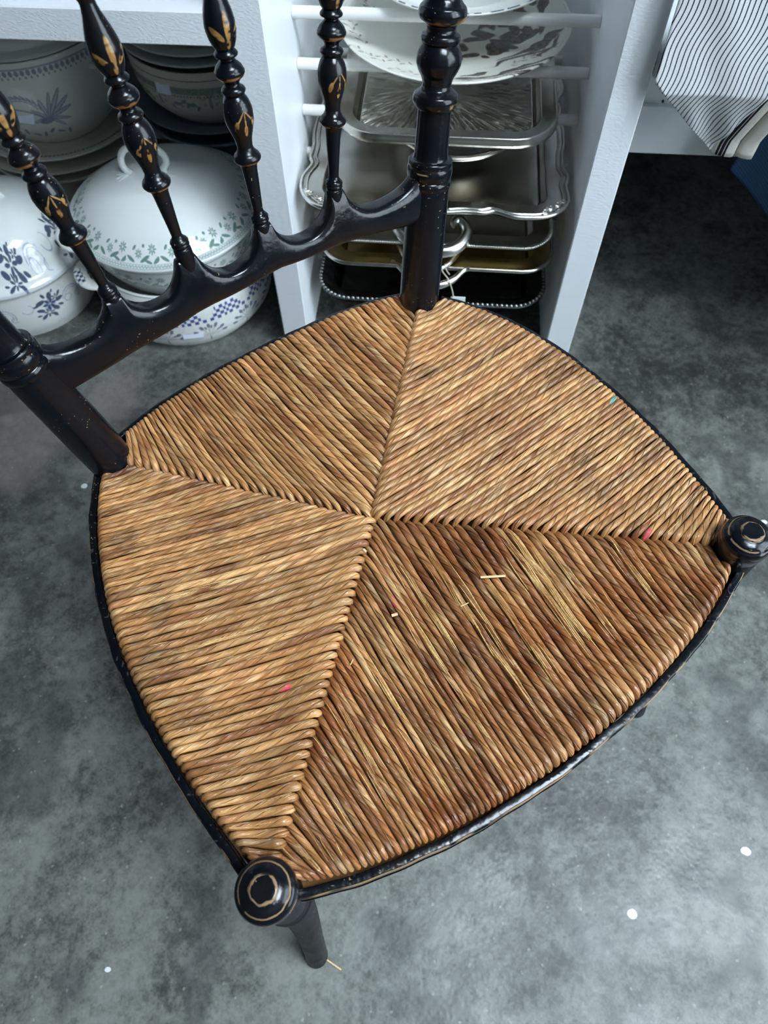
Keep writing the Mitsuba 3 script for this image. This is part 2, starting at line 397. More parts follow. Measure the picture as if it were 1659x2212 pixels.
def checker(p, n, uv):         # blue checks and seed heads, v = z
    c = ground((.75, .76, .73), p); x, k = cells(uv.x, 13.0, .92); y = uv.y
    sq = .0062; ix = dr.floor(x / sq + 100); iy = dr.floor((y - .066) / sq)
    on = dr.select(((ix + iy) - 2 * dr.floor((ix + iy) * .5) > .5) & (iy >= 1) & (iy < 4) & (dr.abs(x) > .004 + iy * .004), 1.0, 0.0)
    on2 = dr.select((iy >= 0) & (iy < 1) & (ix - 2 * dr.floor(ix * .5) > .5), 1.0, 0.0)
    K = 1.35
    m = mx(ell(x, y, .0, .026, .010, .0010, 1.57), *[ell(x, y, math.cos(a) * .0105 * K, .036 + math.sin(a) * .0093 * K, .0092 * K, .0005, a) for a in (.15, .6, 1.1, 1.57, 2.04, 2.54, 2.99)],
           *[ell(x, y, math.cos(a) * .019 * K, .036 + math.sin(a) * .0165 * K, .0036 * K, .0021 * K, a) for a in (.15, .6, 1.1, 1.57, 2.04, 2.54, 2.99)],
           *[ell(x, y, math.cos(a) * .012 * K, .039 + math.sin(a) * .012 * K, .0026 * K, .0014 * K, a) for a in (.4, 1.3, 1.9, 2.7)])
    c = mix(c, NAVY, m * .8)
    return mix(c, (.012, .022, .22), mx(on, on2) * .92)
glaze('glaze_checker', checker)
def checker_lug(p, n, uv):
    sq = .0055; a = dr.floor(uv.x / sq + 100); b = dr.floor(uv.y / sq + 100)
    on = dr.select((a + b - 2 * dr.floor((a + b) * .5) > .5) & (dr.abs(uv.x) < .017) & (dr.abs(uv.y) < .007), 1.0, 0.0)
    return mix(ground((.75, .76, .73), p), (.012, .018, .10), on * .95)
glaze('glaze_checker_lug', checker_lug)
def posy(x, y, s):
    m = mx(flower(x, y, 0, 0, .0092 * s, 6, .20), flower(x, y, -.005 * s, -.0115 * s, .0078 * s, 7, .22), flower(x, y, .009 * s, .0060 * s, .0052 * s, 5, .2))
    for cx, cy, a, b, g in ((-.010, .006, .0058, .0032, .3), (.003, .011, .0056, .0030, 1.3), (.0125, .001, .0050, .0028, .2), (.005, -.009, .0050, .003, -.9), (-.013, -.005, .0048, .0026, -.4), (-.004, .014, .0040, .0018, 1.9), (-.012, -.016, .0048, .0022, .7), (.001, -.018, .0045, .0022, -1.2), (.0145, .009, .0034, .0016, .9), (-.016, .003, .0034, .0016, .1), (.012, -.008, .0036, .0018, -.5), (-.017, -.012, .0030, .0014, -.2), (.008, .016, .0026, .0012, 1.0)):
        m = dr.maximum(m, ell(x, y, cx * s, cy * s, a * s, b * s, g))
    return m
def scroll(x, y, s):
    return mx(arc(x, y, .030 * s, -.004 * s, .0120 * s, .0010, -.6, 3.2), arc(x, y, .030 * s, -.004 * s, .0088 * s, .0007, -.6, 3.2), arc(x, y, .0245 * s, -.006 * s, .0050 * s, .0008), arc(x, y, .0395 * s, -.009 * s, .0042 * s, .0009), arc(x, y, -.027 * s, .003 * s, .0068 * s, .0008, -3., 1.2))
def blue_lid(p, n, uv):        # v = radius
    c = ground(WHITE, p); x, k = cells(uv.x + .05, 7.0, .70); y = -(uv.y - .110)
    m = posy(x, y, 1.15); sc = scroll(x, y, 1.25)
    c = mix(c, (.19, .27, .42), sc * .7)
    c = mix(c, (.018, .042, .10), m * .92)
    return mix(c, (.35, .42, .5), mx(band(uv.y, .1340, .0012) * .4))
glaze('glaze_lid_blue', blue_lid)
def blue_body(p, n, uv):       # v = z
    c = ground((.73, .745, .72), p); x, k = cells(uv.x + .02, 7.0, .78); y = uv.y - .062
    m = posy(x, y, 1.35); sc = scroll(x, y, 1.3)
    c = mix(c, (.15, .22, .38), sc * .75)
    c = mix(c, (.055, .10, .30), smoothstep(.0105, .008, dr.sqrt(dr.square(x) + dr.square(y))) * .55)
    return mix(c, (.014, .032, .095), m * .92)
glaze('glaze_body_blue', blue_body)
def botanic(p, n, uv):         # v = z: grey-blue leaves on cream, a dotted border below the rim
    c = ground((.56, .565, .52), p); x, k = cells(uv.x + .155, 5.0, .78); y = (uv.y - .296) * .78
    m = mi.Float(0)
    for a, L, w in ((.30, .034, .0028), (.62, .040, .0030), (.95, .042, .0032), (1.25, .034, .0026), (1.75, .026, .0030), (2.55, .022, .0026), (-.25, .028, .0024), (-.75, .024, .0024), (3.4, .024, .0022)):
        e = ell(x, y, .012 + math.cos(a) * L * .55, -.004 + math.sin(a) * L * .5, L * .5, w, a)
        e2 = ell(x, y, .012 + math.cos(a) * L * .55, -.004 + math.sin(a) * L * .5, L * .42, w * .45, a)
        m = dr.maximum(m, e - e2 * .55)
    m = mx(m, ell(x, y, .008, -.008, .011, .005, .2), arc(x, y, -.020, -.004, .026, .0009, .5, 2.6), arc(x, y, -.03, -.040, .050, .0012, .6, 1.9))
    for j in range(9):
        a = .55 + j * .23
        m = dr.maximum(m, ell(x, y, -.020 + math.cos(a) * .030, -.004 + math.sin(a) * .030, .0052, .0014, a + 1.1))
    for j in range(7):
        m = dr.maximum(m, ell(x, y, -.045 + j * .013, -.030 + .004 * math.sin(j * 1.9), .0060, .0022, .5 + 1.1 * math.sin(j * 2.3)))
    xb, kb = cells(uv.x, 105.0, 1.0)
    bd = mx(ell(xb, uv.y, 0, .3655, .0034, .0044), band(uv.y, .3715, .0020) * .8, ell(xb, uv.y, .0035, .3585, .0018, .0020)) * smoothstep(.352, .354, uv.y)
    return mix(c, (.10, .125, .22), mx(m * .8, bd * .8))
glaze('glaze_botanic', botanic)
def plate_border(p, n, uv):    # v = radius: cream plate, a dark ring of small marks inside the rim
    c = ground((.53, .52, .45), p); xb, kb = cells(uv.x, 120.0, 1.0)
    return mix(c, (.06, .075, .11), ell(xb, uv.y, 0, .136, .0035, .0035) * .8)
glaze('glaze_plate_border', plate_border)
glaze('glaze_cream', lambda p, n, uv: ground((.50, .485, .41), p))
glaze('glaze_grey', lambda p, n, uv: ground((.46, .48, .45), p))
glaze('glaze_white', lambda p, n, uv: ground(WHITE, p))
glaze('glaze_slate', lambda p, n, uv: ground((.085, .13, .16), p), .12)
def urn(x, y):
    return mx(arc(x, y, -.011, .003, .0062, .0011), arc(x, y, .011, .003, .0062, .0011), ell(x, y, 0, -.003, .0085, .0016, 1.9), ell(x, y, 0, -.003, .0085, .0016, 1.24), ell(x, y, 0, .006, .012, .0022),
              flower(x, y, -.0095, -.012, .0036, 5), flower(x, y, .0095, -.012, .0036, 5), ell(x, y, 0, -.015, .003, .006), ell(x, y, -.004, .011, .004, .003), ell(x, y, .004, .011, .004, .003))
def vine(x, y):
    m = ell(x, y, .004, -.010, .024, .0016, -.3)
    for j in range(9):
        m = dr.maximum(m, ell(x, y, -.022 + j * .0056, -.004 - j * .0016 + .004 * math.sin(j * 2.1), .0050, .0023, 1.1 * math.sin(j * 1.7)))
    return m
def green_dish(p, n, uv):      # v = z
    c = ground((.56, .525, .45), p); x, k = cells(uv.x + .077, 9.0, .82)
    y = uv.y - .318
    m = mx(urn(x, y - .004) * .8, vine(x + .046, y - .004), vine(.046 - x, y - .004) * .8)
    gb = smoothstep(.0062, .0050, dr.abs(uv.y - .3325)) * (.62 + .38 * smoothstep(.4, .6, noise(uv.x * 700, uv.y * 900, 1.0)))
    xd, _ = cells(uv.x, 150.0, 1.0)
    return mix(c, DGREEN, mx(m * .75, gb * .85, band(uv.y, .3495, .0011), ell(xd, uv.y, 0, .3235, .0018, .0018) * .9))
glaze('glaze_green_dish', green_dish)
def green_top(p, n, uv):
    c = ground((.52, .50, .43), p); x, k = cells(uv.x + .05, 9.0, .70); y = uv.y - .399
    return mix(c, DGREEN, mx(urn(x, y), vine(x + .04, y), vine(.04 - x, y)) * .75)
glaze('glaze_green_top', green_top)
_pr = np.random.default_rng(3)
PLATTER_LEAVES = [(.030 + .075 * _pr.random(), -.058 + .16 * _pr.random(), .010 + .014 * _pr.random(), .0045 + .0055 * _pr.random(), 3.1 * _pr.random()) for _ in range(26)]
PLATTER_LEAVES += [(.014, -.040, .011, .0085, .3), (.022, -.062, .010, .0075, .9), (.040, -.066, .008, .006, 0.), (.012, -.074, .006, .0055, 1.2)]
# big platter: uv = metres from its centre
def platter(p, n, uv):
    c = ground((.70, .685, .61), p); x, y = uv.x, uv.y
    wx = x + .006 * (noise(x * 60, y * 60, 1.0) - .5); wy = y + .006 * (noise(x * 60, y * 60, 7.0) - .5)
    wx = x + .016 * (noise(x * 55, y * 55, 1.0) - .5); wy = y + .016 * (noise(x * 55, y * 55, 7.0) - .5)
    m = mi.Float(0)
    # dark iris blooms, leaves and boughs on the right
    for cx, cy, a, b, g in PLATTER_LEAVES:
        m = dr.maximum(m, ell(wx, wy, cx, cy, a, b, g))
    for cx, cy, a, b, g in ((.100, -.050, .048, .0042, .60), (.092, -.070, .050, .0038, .42), (.118, -.040, .036, .0050, .85), (.128, -.052, .030, .0036, 1.15), (.060, .050, .06, .006, 1.2), (.120, .03, .05, .006, 1.5)):
        m = dr.maximum(m, ell(wx, wy, cx, cy, a, b, g))
    # sweeping grasses along the front rim
    for cx, cy, a, b, g in ((.055, -.128, .060, .0020, .18), (.075, -.118, .066, .0024, .30), (.045, -.139, .050, .0018, .10), (.098, -.103, .050, .0026, .45), (.020, -.134, .020, .0032, -.12), (.085, -.126, .045, .0016, .42), (.030, -.120, .016, .004, .3)):
        m = dr.maximum(m, ell(wx, wy, cx, cy, a, b, g))
    c = mix(c, (.036, .016, .012), m * (.84 + .16 * noise(x * 300, y * 300, 2.0)))
    q = mi.Float(0)
    for bx, by, g, L in ((-.115, -.060, 2.2, .05), (-.085, -.105, 2.6, .06), (-.05, -.095, 2.9, .05), (.075, -.095, .75, .05), (.10, -.078, .6, .045), (-.135, -.02, 1.9, .04), (-.03, -.128, 3.0, .05), (-.10, .02, 2.4, .05)):
        ca, sa = math.cos(g), math.sin(g)
        q = dr.maximum(q, ell(x, y, bx + ca * L * .5, by + sa * L * .5, L * .5, .0005, g))
        for j in range(6):
            t = (j + .6) / 6 * L; side = 1 if j % 2 else -1
            q = dr.maximum(q, ell(x, y, bx + ca * t - sa * side * .0045, by + sa * t + ca * side * .0045, .0042, .0016, g + side * .7))
    c = mix(c, (.19, .105, .07), q * .8)
    r = dr.sqrt(x * x + y * y)
    return mix(c, (.16, .09, .06), band(r, .1525, .0007) * .4 * smoothstep(.45, .6, noise(x * 90, y * 90, 3.0)))
glaze('glaze_platter', platter)
def bowl_rim(p, n, uv):        # v = radius: a worn blue line on the lip
    return mix(ground((.66, .66, .60), p), (.07, .09, .15), band(uv.y, .1215, .0016) * smoothstep(.30, .45, noise(uv.x * 160, 1.0, 2.0)))
glaze('glaze_bowl_rim', bowl_rim)
glaze('sticker', lambda p, n, uv: ground((.66, .70, .82), p), .5)
mat('sticker_print', P((.35, .38, .55), .6, .3))

# metals ----------------------------------------------------------------
def metal(name, refl, rough, fn=None, sc=0, eps=1e-3):
    b = {'type': 'roughconductor', 'material': 'none', 'alpha': rough if isinstance(rough, dict) else float(rough), 'specular_reflectance': refl if isinstance(refl, dict) else rgb(*refl)}
    mat(name, {'type': 'twosided', 'bsdf': b} if fn is None else bump({'type': 'twosided', 'bsdf': b}, fn, sc, eps))
def tarnish(base, dark, f=26.0, lo=.46, hi=.74):
    return proc(lambda p, n, uv: mix(base, dark, smoothstep(lo, hi, fbm(p.x * f, p.y * f, p.z * f, 3))))
metal('silver', tarnish((.70, .675, .62), (.46, .43, .37)), .085)
metal('silver_bright', tarnish((.84, .83, .79), (.58, .56, .50)), .12)
metal('silver_hammered', tarnish((.58, .56, .49), (.40, .37, .29)), .24, lambda p, n, uv: HAMMER(p), .0042, 8e-4)
def HAMMER(p):
    q = mi.Point3f(p.x - .08, p.y - 1.05, p.z)
    a = dr.atan2(q.y, q.x); r = dr.sqrt(q.x * q.x + q.y * q.y)
    return noise(a * 44, r * 46, 1.0) + .35 * noise(a * 90, r * 100, 3.0)
metal('brass_tarnished', tarnish((.70, .59, .34), (.42, .34, .18)), .20)
def engraved(p, n, uv):
    x, y = uv.x * 1.0, uv.y
    d = dr.abs(dr.sin(x * 105) * dr.sin(y * 105)) + .6 * dr.abs(dr.sin((x + y) * 160))
    return d + .5 * noise(x * 300, y * 300, 2.0)
metal('pewter_dark', tarnish((.090, .10, .105), (.045, .048, .05), 30.0), .34, engraved, .0009, 1e-3)
metal('pewter', tarnish((.42, .43, .42), (.22, .22, .21), 60.0), .22)

# textiles ----------------------------------------------------------------
def stripes(p, n, uv):         # u metres across the stripes
    a = uv.x / .0054; f = dr.abs(a - dr.floor(a) - .5)
    weave = .93 + .1 * noise(uv.x * 2600, uv.y * 2600, 1.0)
    return mix((.68, .69, .68), (.018, .024, .060), smoothstep(.14, .09, f)) * weave
mat('ticking', P(proc(stripes), .85, .15))
def linen(p, n, uv):
    b = mx(smoothstep(.0062, .0056, dr.abs(uv.x - .0085))) * (1 - .8 * mx(band(uv.x, .0060, .0006), band(uv.x, .0110, .0006)))
    return mix(mi.Color3f(.62, .60, .53) * (.93 + .1 * noise(uv.x * 1500, uv.y * 1500, 2.0)), (.012, .012, .016), b)
mat('linen', P(proc(linen), .9, .1))
def lattice(p, n, uv):
    a, b = (uv.x + uv.y) / .0046, (uv.x - uv.y) / .0046
    m = mx(smoothstep(.36, .46, dr.abs(a - dr.floor(a) - .5)), smoothstep(.36, .46, dr.abs(b - dr.floor(b) - .5)))
    return mix((.010, .036, .080), (.004, .008, .018), m)
mat('blue_weave', bump(P(proc(lattice), .8, .2), lambda p, n, uv: noise(uv.x * 800, uv.y * 800, 1.0), .0004))
mat('cord', P((.50, .45, .36), .8, .2)); mat('paper', P((.72, .76, .78), .7, .2))
mat('window_frame_paint', P((.30, .31, .32), .5, .4))

# ------------------------------------------------------------------ the setting
def cbox(*a, b=0.0): return box(*a, b=b)
S0, S1, D0, D1, ZC = -2.3, 1.9, -2.1, .62, 2.85
struct('floor', box(S0, S1, D0, D1, -.06, 0), 'concrete', CAB)
RL = (.70, 1.75, -1.55, -.55)                                   # the roof light's opening
struct('ceiling', cat(box(S0, RL[0], D0, D1, ZC, ZC + .1), box(RL[1], S1, D0, D1, ZC, ZC + .1), box(RL[0], RL[1], D0, RL[2], ZC, ZC + .1), box(RL[0], RL[1], RL[3], D1, ZC, ZC + .1)), 'ceiling_paint', CAB, smooth=False)
struct('wall_back', box(S0, S1, D1, D1 + .1, 0, ZC), 'wall_paint', CAB)
struct('wall_left', box(S0 - .1, S0, D0, D1, 0, ZC), 'wall_paint', CAB)
def window_wall(name, n, axis, at, lo, hi, w0, w1, z0, z1, light):
    """A wall with one opening, the daylit pane in it and its frame."""
    def b(a0, a1, za, zb, t0=0.0, t1=.1):
        return box(a0, a1, at - t1 if axis == 'd' else a0, at - t0, za, zb) if axis == 'd' else box(at + t0, at + t1, a0, a1, za, zb)
    struct(name, cat(b(lo, w0, 0, ZC), b(w1, hi, 0, ZC), b(w0, w1, 0, z0), b(w0, w1, z1, ZC)), 'wall_paint', CAB, smooth=False)
    k = f'window_{n}'
    fr = [b(w0, w0 + .05, z0, z1, .02, .07), b(w1 - .05, w1, z0, z1, .02, .07), b(w0, w1, z0, z0 + .05, .02, .07), b(w0, w1, z1 - .05, z1, .02, .07), b((w0 + w1) / 2 - .025, (w0 + w1) / 2 + .025, z0, z1, .02, .07)]
    scene[k + '__frame'] = shape(cat(*fr), 'window_frame_paint', CAB, smooth=False); labels[k] = {'kind': 'structure'}
    if axis == 's':
        q = np.array([[at + .08, w0, z0], [at + .08, w1, z0], [at + .08, w1, z1], [at + .08, w0, z1]]); f = np.array([[0, 2, 1], [0, 3, 2]])
    else:
        q = np.array([[w0, at - .08, z0], [w1, at - .08, z0], [w1, at - .08, z1], [w0, at - .08, z1]]); f = np.array([[0, 2, 1], [0, 3, 2]])
    n_ = np.cross(q[1] - q[0], q[3] - q[0]); want = np.array([-1, 0, 0]) if axis == 's' else np.array([0, 1, 0])
    f = np.array([[0, 1, 2], [0, 2, 3]]) if n_ @ want > 0 else np.array([[0, 2, 1], [0, 3, 2]])
    scene[k + '__pane'] = shape((q, f), 'white_dull', CAB, smooth=False, emitter=light)
window_wall('wall_right', 1, 's', S1, D0, D1, -1.75, -.35, .45, 2.3, LIGHT_RIGHT)
struct('wall_front', box(S0, S1, D0 - .1, D0, 0, ZC), 'wall_paint', CAB)
labels['window_2'] = {'kind': 'structure'}
_b = lambda a0, a1, c0, c1: box(a0, a1, c0, c1, ZC + .02, ZC + .07)
scene['window_2__frame'] = shape(cat(_b(RL[0], RL[0] + .04, RL[2], RL[3]), _b(RL[1] - .04, RL[1], RL[2], RL[3]), _b(RL[0], RL[1], RL[2], RL[2] + .04), _b(RL[0], RL[1], RL[3] - .04, RL[3]), _b((RL[0] + RL[1]) / 2 - .02, (RL[0] + RL[1]) / 2 + .02, RL[2], RL[3])), 'window_frame_paint', CAB, smooth=False)
_q = np.array([[RL[0], RL[2], ZC + .08], [RL[1], RL[2], ZC + .08], [RL[1], RL[3], ZC + .08], [RL[0], RL[3], ZC + .08]])
scene['window_2__pane'] = shape((_q, np.array([[0, 2, 1], [0, 3, 2]])), 'white_dull', CAB, smooth=False, emitter=LIGHT_ROOF)

# ------------------------------------------------------------------ the chair
def spline_xy(pts, n=200):
    p = np.array(pts); t = np.r_[0, np.cumsum(np.linalg.norm(np.diff(p, axis=0), axis=1))]
    tt = np.linspace(0, t[-1], n)
    # a smooth cubic least-squares fit through the outline points
    cx, cy = np.polyfit(t, p[:, 0], 4), np.polyfit(t, p[:, 1], 4)
    return np.stack([np.polyval(cx, tt), np.polyval(cy, tt)], 1)
EDGE = {'front': spline_xy([(-.2107, -.012), (-.1989, -.0165), (-.1547, -.0326), (-.0934, -.0471), (-.0215, -.0530), (.0658, -.0502), (.1515, -.0343), (.1984, -.0186), (.2107, -.012)]),
        'right': spline_xy([(.2225, .0), (.2281, .0226), (.2345, .0673), (.2387, .1267), (.2355, .2181), (.2161, .2875), (.1822, .3481)]),
        'back': spline_xy([(.172, .366), (.1502, .3760), (.0724, .3890), (.0061, .3935), (-.074, .3890), (-.1392, .3770), (-.163, .368)]),
        'left': spline_xy([(-.1770, .3495), (-.2000, .3053), (-.2230, .2306), (-.2310, .1685), (-.2315, .1145), (-.2273, .0591), (-.2228, .0232), (-.2190, .0)])}
CEN = np.array([-.011, .1795])
CORN = {'FL': np.array([-.2040, .0040]), 'FR': np.array([.2040, .0040]), 'BL': np.array([-.1500, .3400]), 'BR': np.array([.1480, .3400])}

chair = thing('side_chair', 'ebonised spindle-back side chair with a golden rush seat, standing on the concrete', 'chair')
# seat underside, into which the strands sink
outl = np.vstack([EDGE['front'][::8], EDGE['right'][::8], EDGE['back'][::8], EDGE['left'][::8]])
inl = CEN + (outl - CEN) * .965
from shapely.geometry import Polygon
pad = trimesh.creation.extrude_polygon(Polygon(outl).buffer(0).buffer(-.0064), .022, engine='earcut'); pad.apply_translation([0, 0, ZS - .053])
seat = part('seat', pad, 'rush_under', chair, 'woven rush seat in four triangular fields', CHAIR, smooth=False)

def along(curve, t):
    s = np.r_[0, np.cumsum(np.linalg.norm(np.diff(curve, axis=0), axis=1))]; s /= s[-1]
    return np.stack([np.interp(t, s, curve[:, 0]), np.interp(t, s, curve[:, 1])], -1)
def inward(curve, t, off):
    p, q, r = along(curve, np.clip(t - .01, 0, 1)), along(curve, np.clip(t + .01, 0, 1)), along(curve, t)
    d = (q - p) / (np.linalg.norm(q - p, axis=-1, keepdims=True) + 1e-9); nrm = np.stack([-d[..., 1], d[..., 0]], -1)
    nrm = np.where(((CEN - r) * nrm).sum(-1, keepdims=True) > 0, nrm, -nrm)
    return r + nrm * off

def frac_of(curve, axis, val):
    t = np.linspace(0, 1, 400); c = along(curve, t)[:, axis]; return t[np.argmin(np.abs(c - val))]

# per field: edge, its two seams in the order of the edge's run, counts, the edge fraction that the middle strand meets, over/under at each seam
fe, re, be, le = EDGE['front'], EDGE['right'], EDGE['back'], EDGE['left']
FIELDS = [('left', le, 'BL', 'FL', 27, 37, (frac_of(le, 1, .345), frac_of(le, 1, .243), frac_of(le, 1, .012)), 'under', 'over', 0),
          ('right', re, 'FR', 'BR', 36, 28, (frac_of(re, 1, .012), frac_of(re, 1, .190), frac_of(re, 1, .347)), 'over', 'over', 200),
          ('back', be, 'BR', 'BL', 28, 27, (.06, frac_of(be, 0, -.030), .94), 'under', 'over', 400),
          ('front', fe, 'FL', 'FR', 37, 36, (.030, frac_of(fe, 0, -.030), .970), 'under', 'under', 600)]
STRANDS = []
for name, curve, ca, cb, na, nb, (ta, tm, tb), oa, ob, base in FIELDS:
    lines = []
    for half, (c, cnt) in enumerate(((ca, na), (cb, nb))):
        for k in range(cnt):
            w = (k + .5) / cnt
            if half == 0: inner = CORN[c] * (1 - w) + CEN * w; to = ta + (tm - ta) * w
            else: inner = CEN * (1 - w) + CORN[c] * w; to = tm + (tb - tm) * w
            outer = inward(curve, np.array([to]), .0138)[0]; edge = inward(curve, np.array([to]), .0050)[0]
            seam = (CEN - CORN[c]) / np.linalg.norm(CEN - CORN[c])
            lines.append([outer, inner, edge, (oa, ob)[half], w if half == 0 else 1 - w])
    for k, L in enumerate(lines):
        def gap(j):
            o, i_ = L[0], L[1]; d = (i_ - o) / np.linalg.norm(i_ - o); nn = np.array([-d[1], d[0]])
            return abs((lines[j][0] - o) @ nn), abs((lines[j][1] - i_) @ nn)
        gs = [gap(j) for j in (k - 1, k + 1) if 0 <= j < len(lines)]
        STRANDS.append((name, base + k, L[0], L[1], L[2], L[3], np.mean([g[0] for g in gs]), np.mean([g[1] for g in gs])))

def strand(idx, outer, inner, edge, order, go, gi):
    r_o, r_i = np.clip(go * .455, .0018, .0038), np.clip(gi * .475, .0019, .0036)
    d = inner - outer; Ln = np.linalg.norm(d); d /= Ln; ext = .0025 if order == 'over' else .0055
    n = max(26, int(Ln / .0032))
    s = np.linspace(0, 1, n); s = np.where(s < .5, .5 * (2 * s) ** 1.25, 1 - .5 * (2 * (1 - s)) ** 1.25)
    run = s * (Ln + ext)
    xy = outer[None] + d[None] * run[:, None]
    side = np.array([-d[1], d[0]])
    ph = rng.random(4) * 6.28
    xy = xy + side[None] * (.00030 * np.sin(run * 50 + ph[0]) + .00015 * np.sin(run * 150 + ph[1]))[:, None]
    rad = r_o + (r_i - r_o) * np.clip(run / Ln, 0, 1)
    rad = rad * (1 + .045 * np.sin(run * 80 + ph[2]) + .03 * np.sin(run * 210 + ph[3]))
    z = ZS - rad * .9 - .0025 * np.sin(np.pi * np.clip(run / Ln, 0, 1)) + .0004 * np.sin(run * 130 + ph[1])
    over = .0020 if order == 'over' else 0.0
    dive, depth = (.0055, .0070) if order == 'over' else (.018, .0115)
    t = np.clip((run - (Ln + ext - dive)) / dive, 0, 1)
    z = z + over * np.clip((run - Ln + .03) / .02, 0, 1) - depth * t ** 2
    if order == 'over': rad = rad * (1 - .35 * np.clip((t - .45) / .55, 0, 1) ** 2)
    else: rad = rad * (1 - .25 * t)
    # over the rail and down behind the beading
    wrap = []
    b = np.array([edge[0] - d[0] * 0, edge[1] - d[1] * 0])
    for a in np.linspace(0, 1, 7)[:-1]:
        th = (1 - a) * np.pi / 2
        R = .0075
        c = outer + d * R * 0
        off = -d * R * math.sin(th) * .62
        wrap.append([outer[0] + off[0], outer[1] + off[1], z[0] - R * (1 - math.cos(th))])
    wrap = [[wrap[0][0], wrap[0][1], wrap[0][2] - .010]] + wrap
    path = np.vstack([np.array(wrap), np.column_stack([xy, z])])
    rad = np.r_[np.full(len(wrap), rad[0]), rad]
    v, f, uv = tube(path, rad, n=12, cap=True)
    # the twist stands out as shallow ridges
    N = 13; m = len(path); core = v[:m * N].reshape(m, N, 3)
    th = uv[:m * N, 0].reshape(m, N); l = uv[:m * N, 1].reshape(m, N)
    h = th + l / .038
    amp = -.045 * np.exp(-(((2 * h + ph[0]) % 1.0 - .5) / .10) ** 2) + .022 * np.cos(2 * np.pi * (h + ph[1])) + .012 * np.sin(2 * np.pi * 3 * h + 40 * l)
    core = path[:, None] + (core - path[:, None]) * (1 + amp[..., None])
    v[:m * N] = core.reshape(-1, 3)
    uv = np.column_stack([np.clip(uv[:, 0], .0005, .9995) + idx, uv[:, 1]])
    return (v, f, uv), path, rad
PATHS = {}
for name, idx, o, i_, e, order, go, gi in STRANDS:
    m, path, rad = strand(idx, o, i_, e, order, go, gi)
    part('rush_strand', m, 'rush', seat, None, CHAIR)
    PATHS.setdefault(name, []).append((path, rad))

# loose fibres split from the strands
def fibres():
    out = []
    def one(path, rad, a, b, side, w, lift=.0004, curl=0.0):
        n = 10; s = np.r_[0, np.cumsum(np.linalg.norm(np.diff(path, axis=0), axis=1))]
        tt = np.linspace(a, b, n)
        c = np.stack([np.interp(tt, s, path[:, k]) for k in range(3)], 1); r = np.interp(tt, s, rad)
        t = np.gradient(c, axis=0); t /= np.linalg.norm(t, axis=1, keepdims=True); L = np.cross([0, 0, 1.], t)
        ang = side + .5 * (np.linspace(-.5, .5, n)) * rng.uniform(-1, 1)
        q = c + (r + lift)[:, None] * (np.cos(ang)[:, None] * np.array([0, 0, 1.]) + np.sin(ang)[:, None] * L)
        q[-3:, 2] += curl * np.array([.3, .7, 1.2]); q[-3:] += L[-3:] * (curl * rng.uniform(-1, 1) * np.array([.2, .8, 1.6]))[:, None]
        ww = w * np.sin(np.linspace(.25, np.pi - .12, n)) ** .5
        out.append(tube(q, ww, n=4, flat=.45)[:2])
    for name, many in (('front', 80), ('right', 50), ('left', 50), ('back', 26)):
        P_ = PATHS[name]
        for _ in range(many):
            k = rng.integers(2, len(P_) - 2)
            path, rad = P_[k]; Ln = np.linalg.norm(np.diff(path, axis=0), axis=1).sum()
            a = rng.uniform(.12, .75) * Ln; b = min(a + rng.uniform(.008, .035), Ln * .93)
            one(path, rad, a, b, rng.uniform(-.9, .9), rng.uniform(.00016, .00032), .0002, rng.uniform(0, .0012) if rng.random() < .5 else 0)
    # the worn-through lengths on the front field
    P_ = PATHS['front']
    for k0, a0, b0, cnt in ((40, .20, .80, 20), (41, .30, .66, 10), (49, .10, .62, 24), (50, .12, .6, 24), (51, .14, .5, 14), (53, .2, .6, 12), (33, .35, .75, 12), (29, .12, .45, 10), (44, .3, .7, 12), (24, .25, .5, 8), (36, .15, .5, 10), (60, .2, .5, 8), (17, .3, .6, 8)):
        path, rad = P_[k0]; Ln = np.linalg.norm(np.diff(path, axis=0), axis=1).sum()
        for _ in range(cnt):
            c = rng.uniform(1 - b0, 1 - a0) * Ln; h = rng.uniform(.008, .026)
            one(path, rad, max(c - h, .02), min(c + h, Ln * .95), rng.uniform(-1.1, 1.1), rng.uniform(.00016, .00034), .0002, rng.uniform(0, .0006))
    for nm, k0, a0, b0 in (('right', 27, .3, .8), ('right', 20, .5, .8), ('left', 30, .2, .6), ('left', 14, .4, .8), ('back', 22, .3, .5), ('left', 37, .25, .7)):
        path, rad = PATHS[nm][k0]; Ln = np.linalg.norm(np.diff(path, axis=0), axis=1).sum()
        for _ in range(8):
            c = rng.uniform(a0, b0) * Ln
            one(path, rad, c - .014, min(c + .014, Ln * .95), rng.uniform(-1, 1), rng.uniform(.0002, .00036), .0002)
    return cat(*out)
part('frayed_fibre', fibres(), 'straw', seat, 'pale frayed fibres split from the rush', CHAIR, kind='stuff')

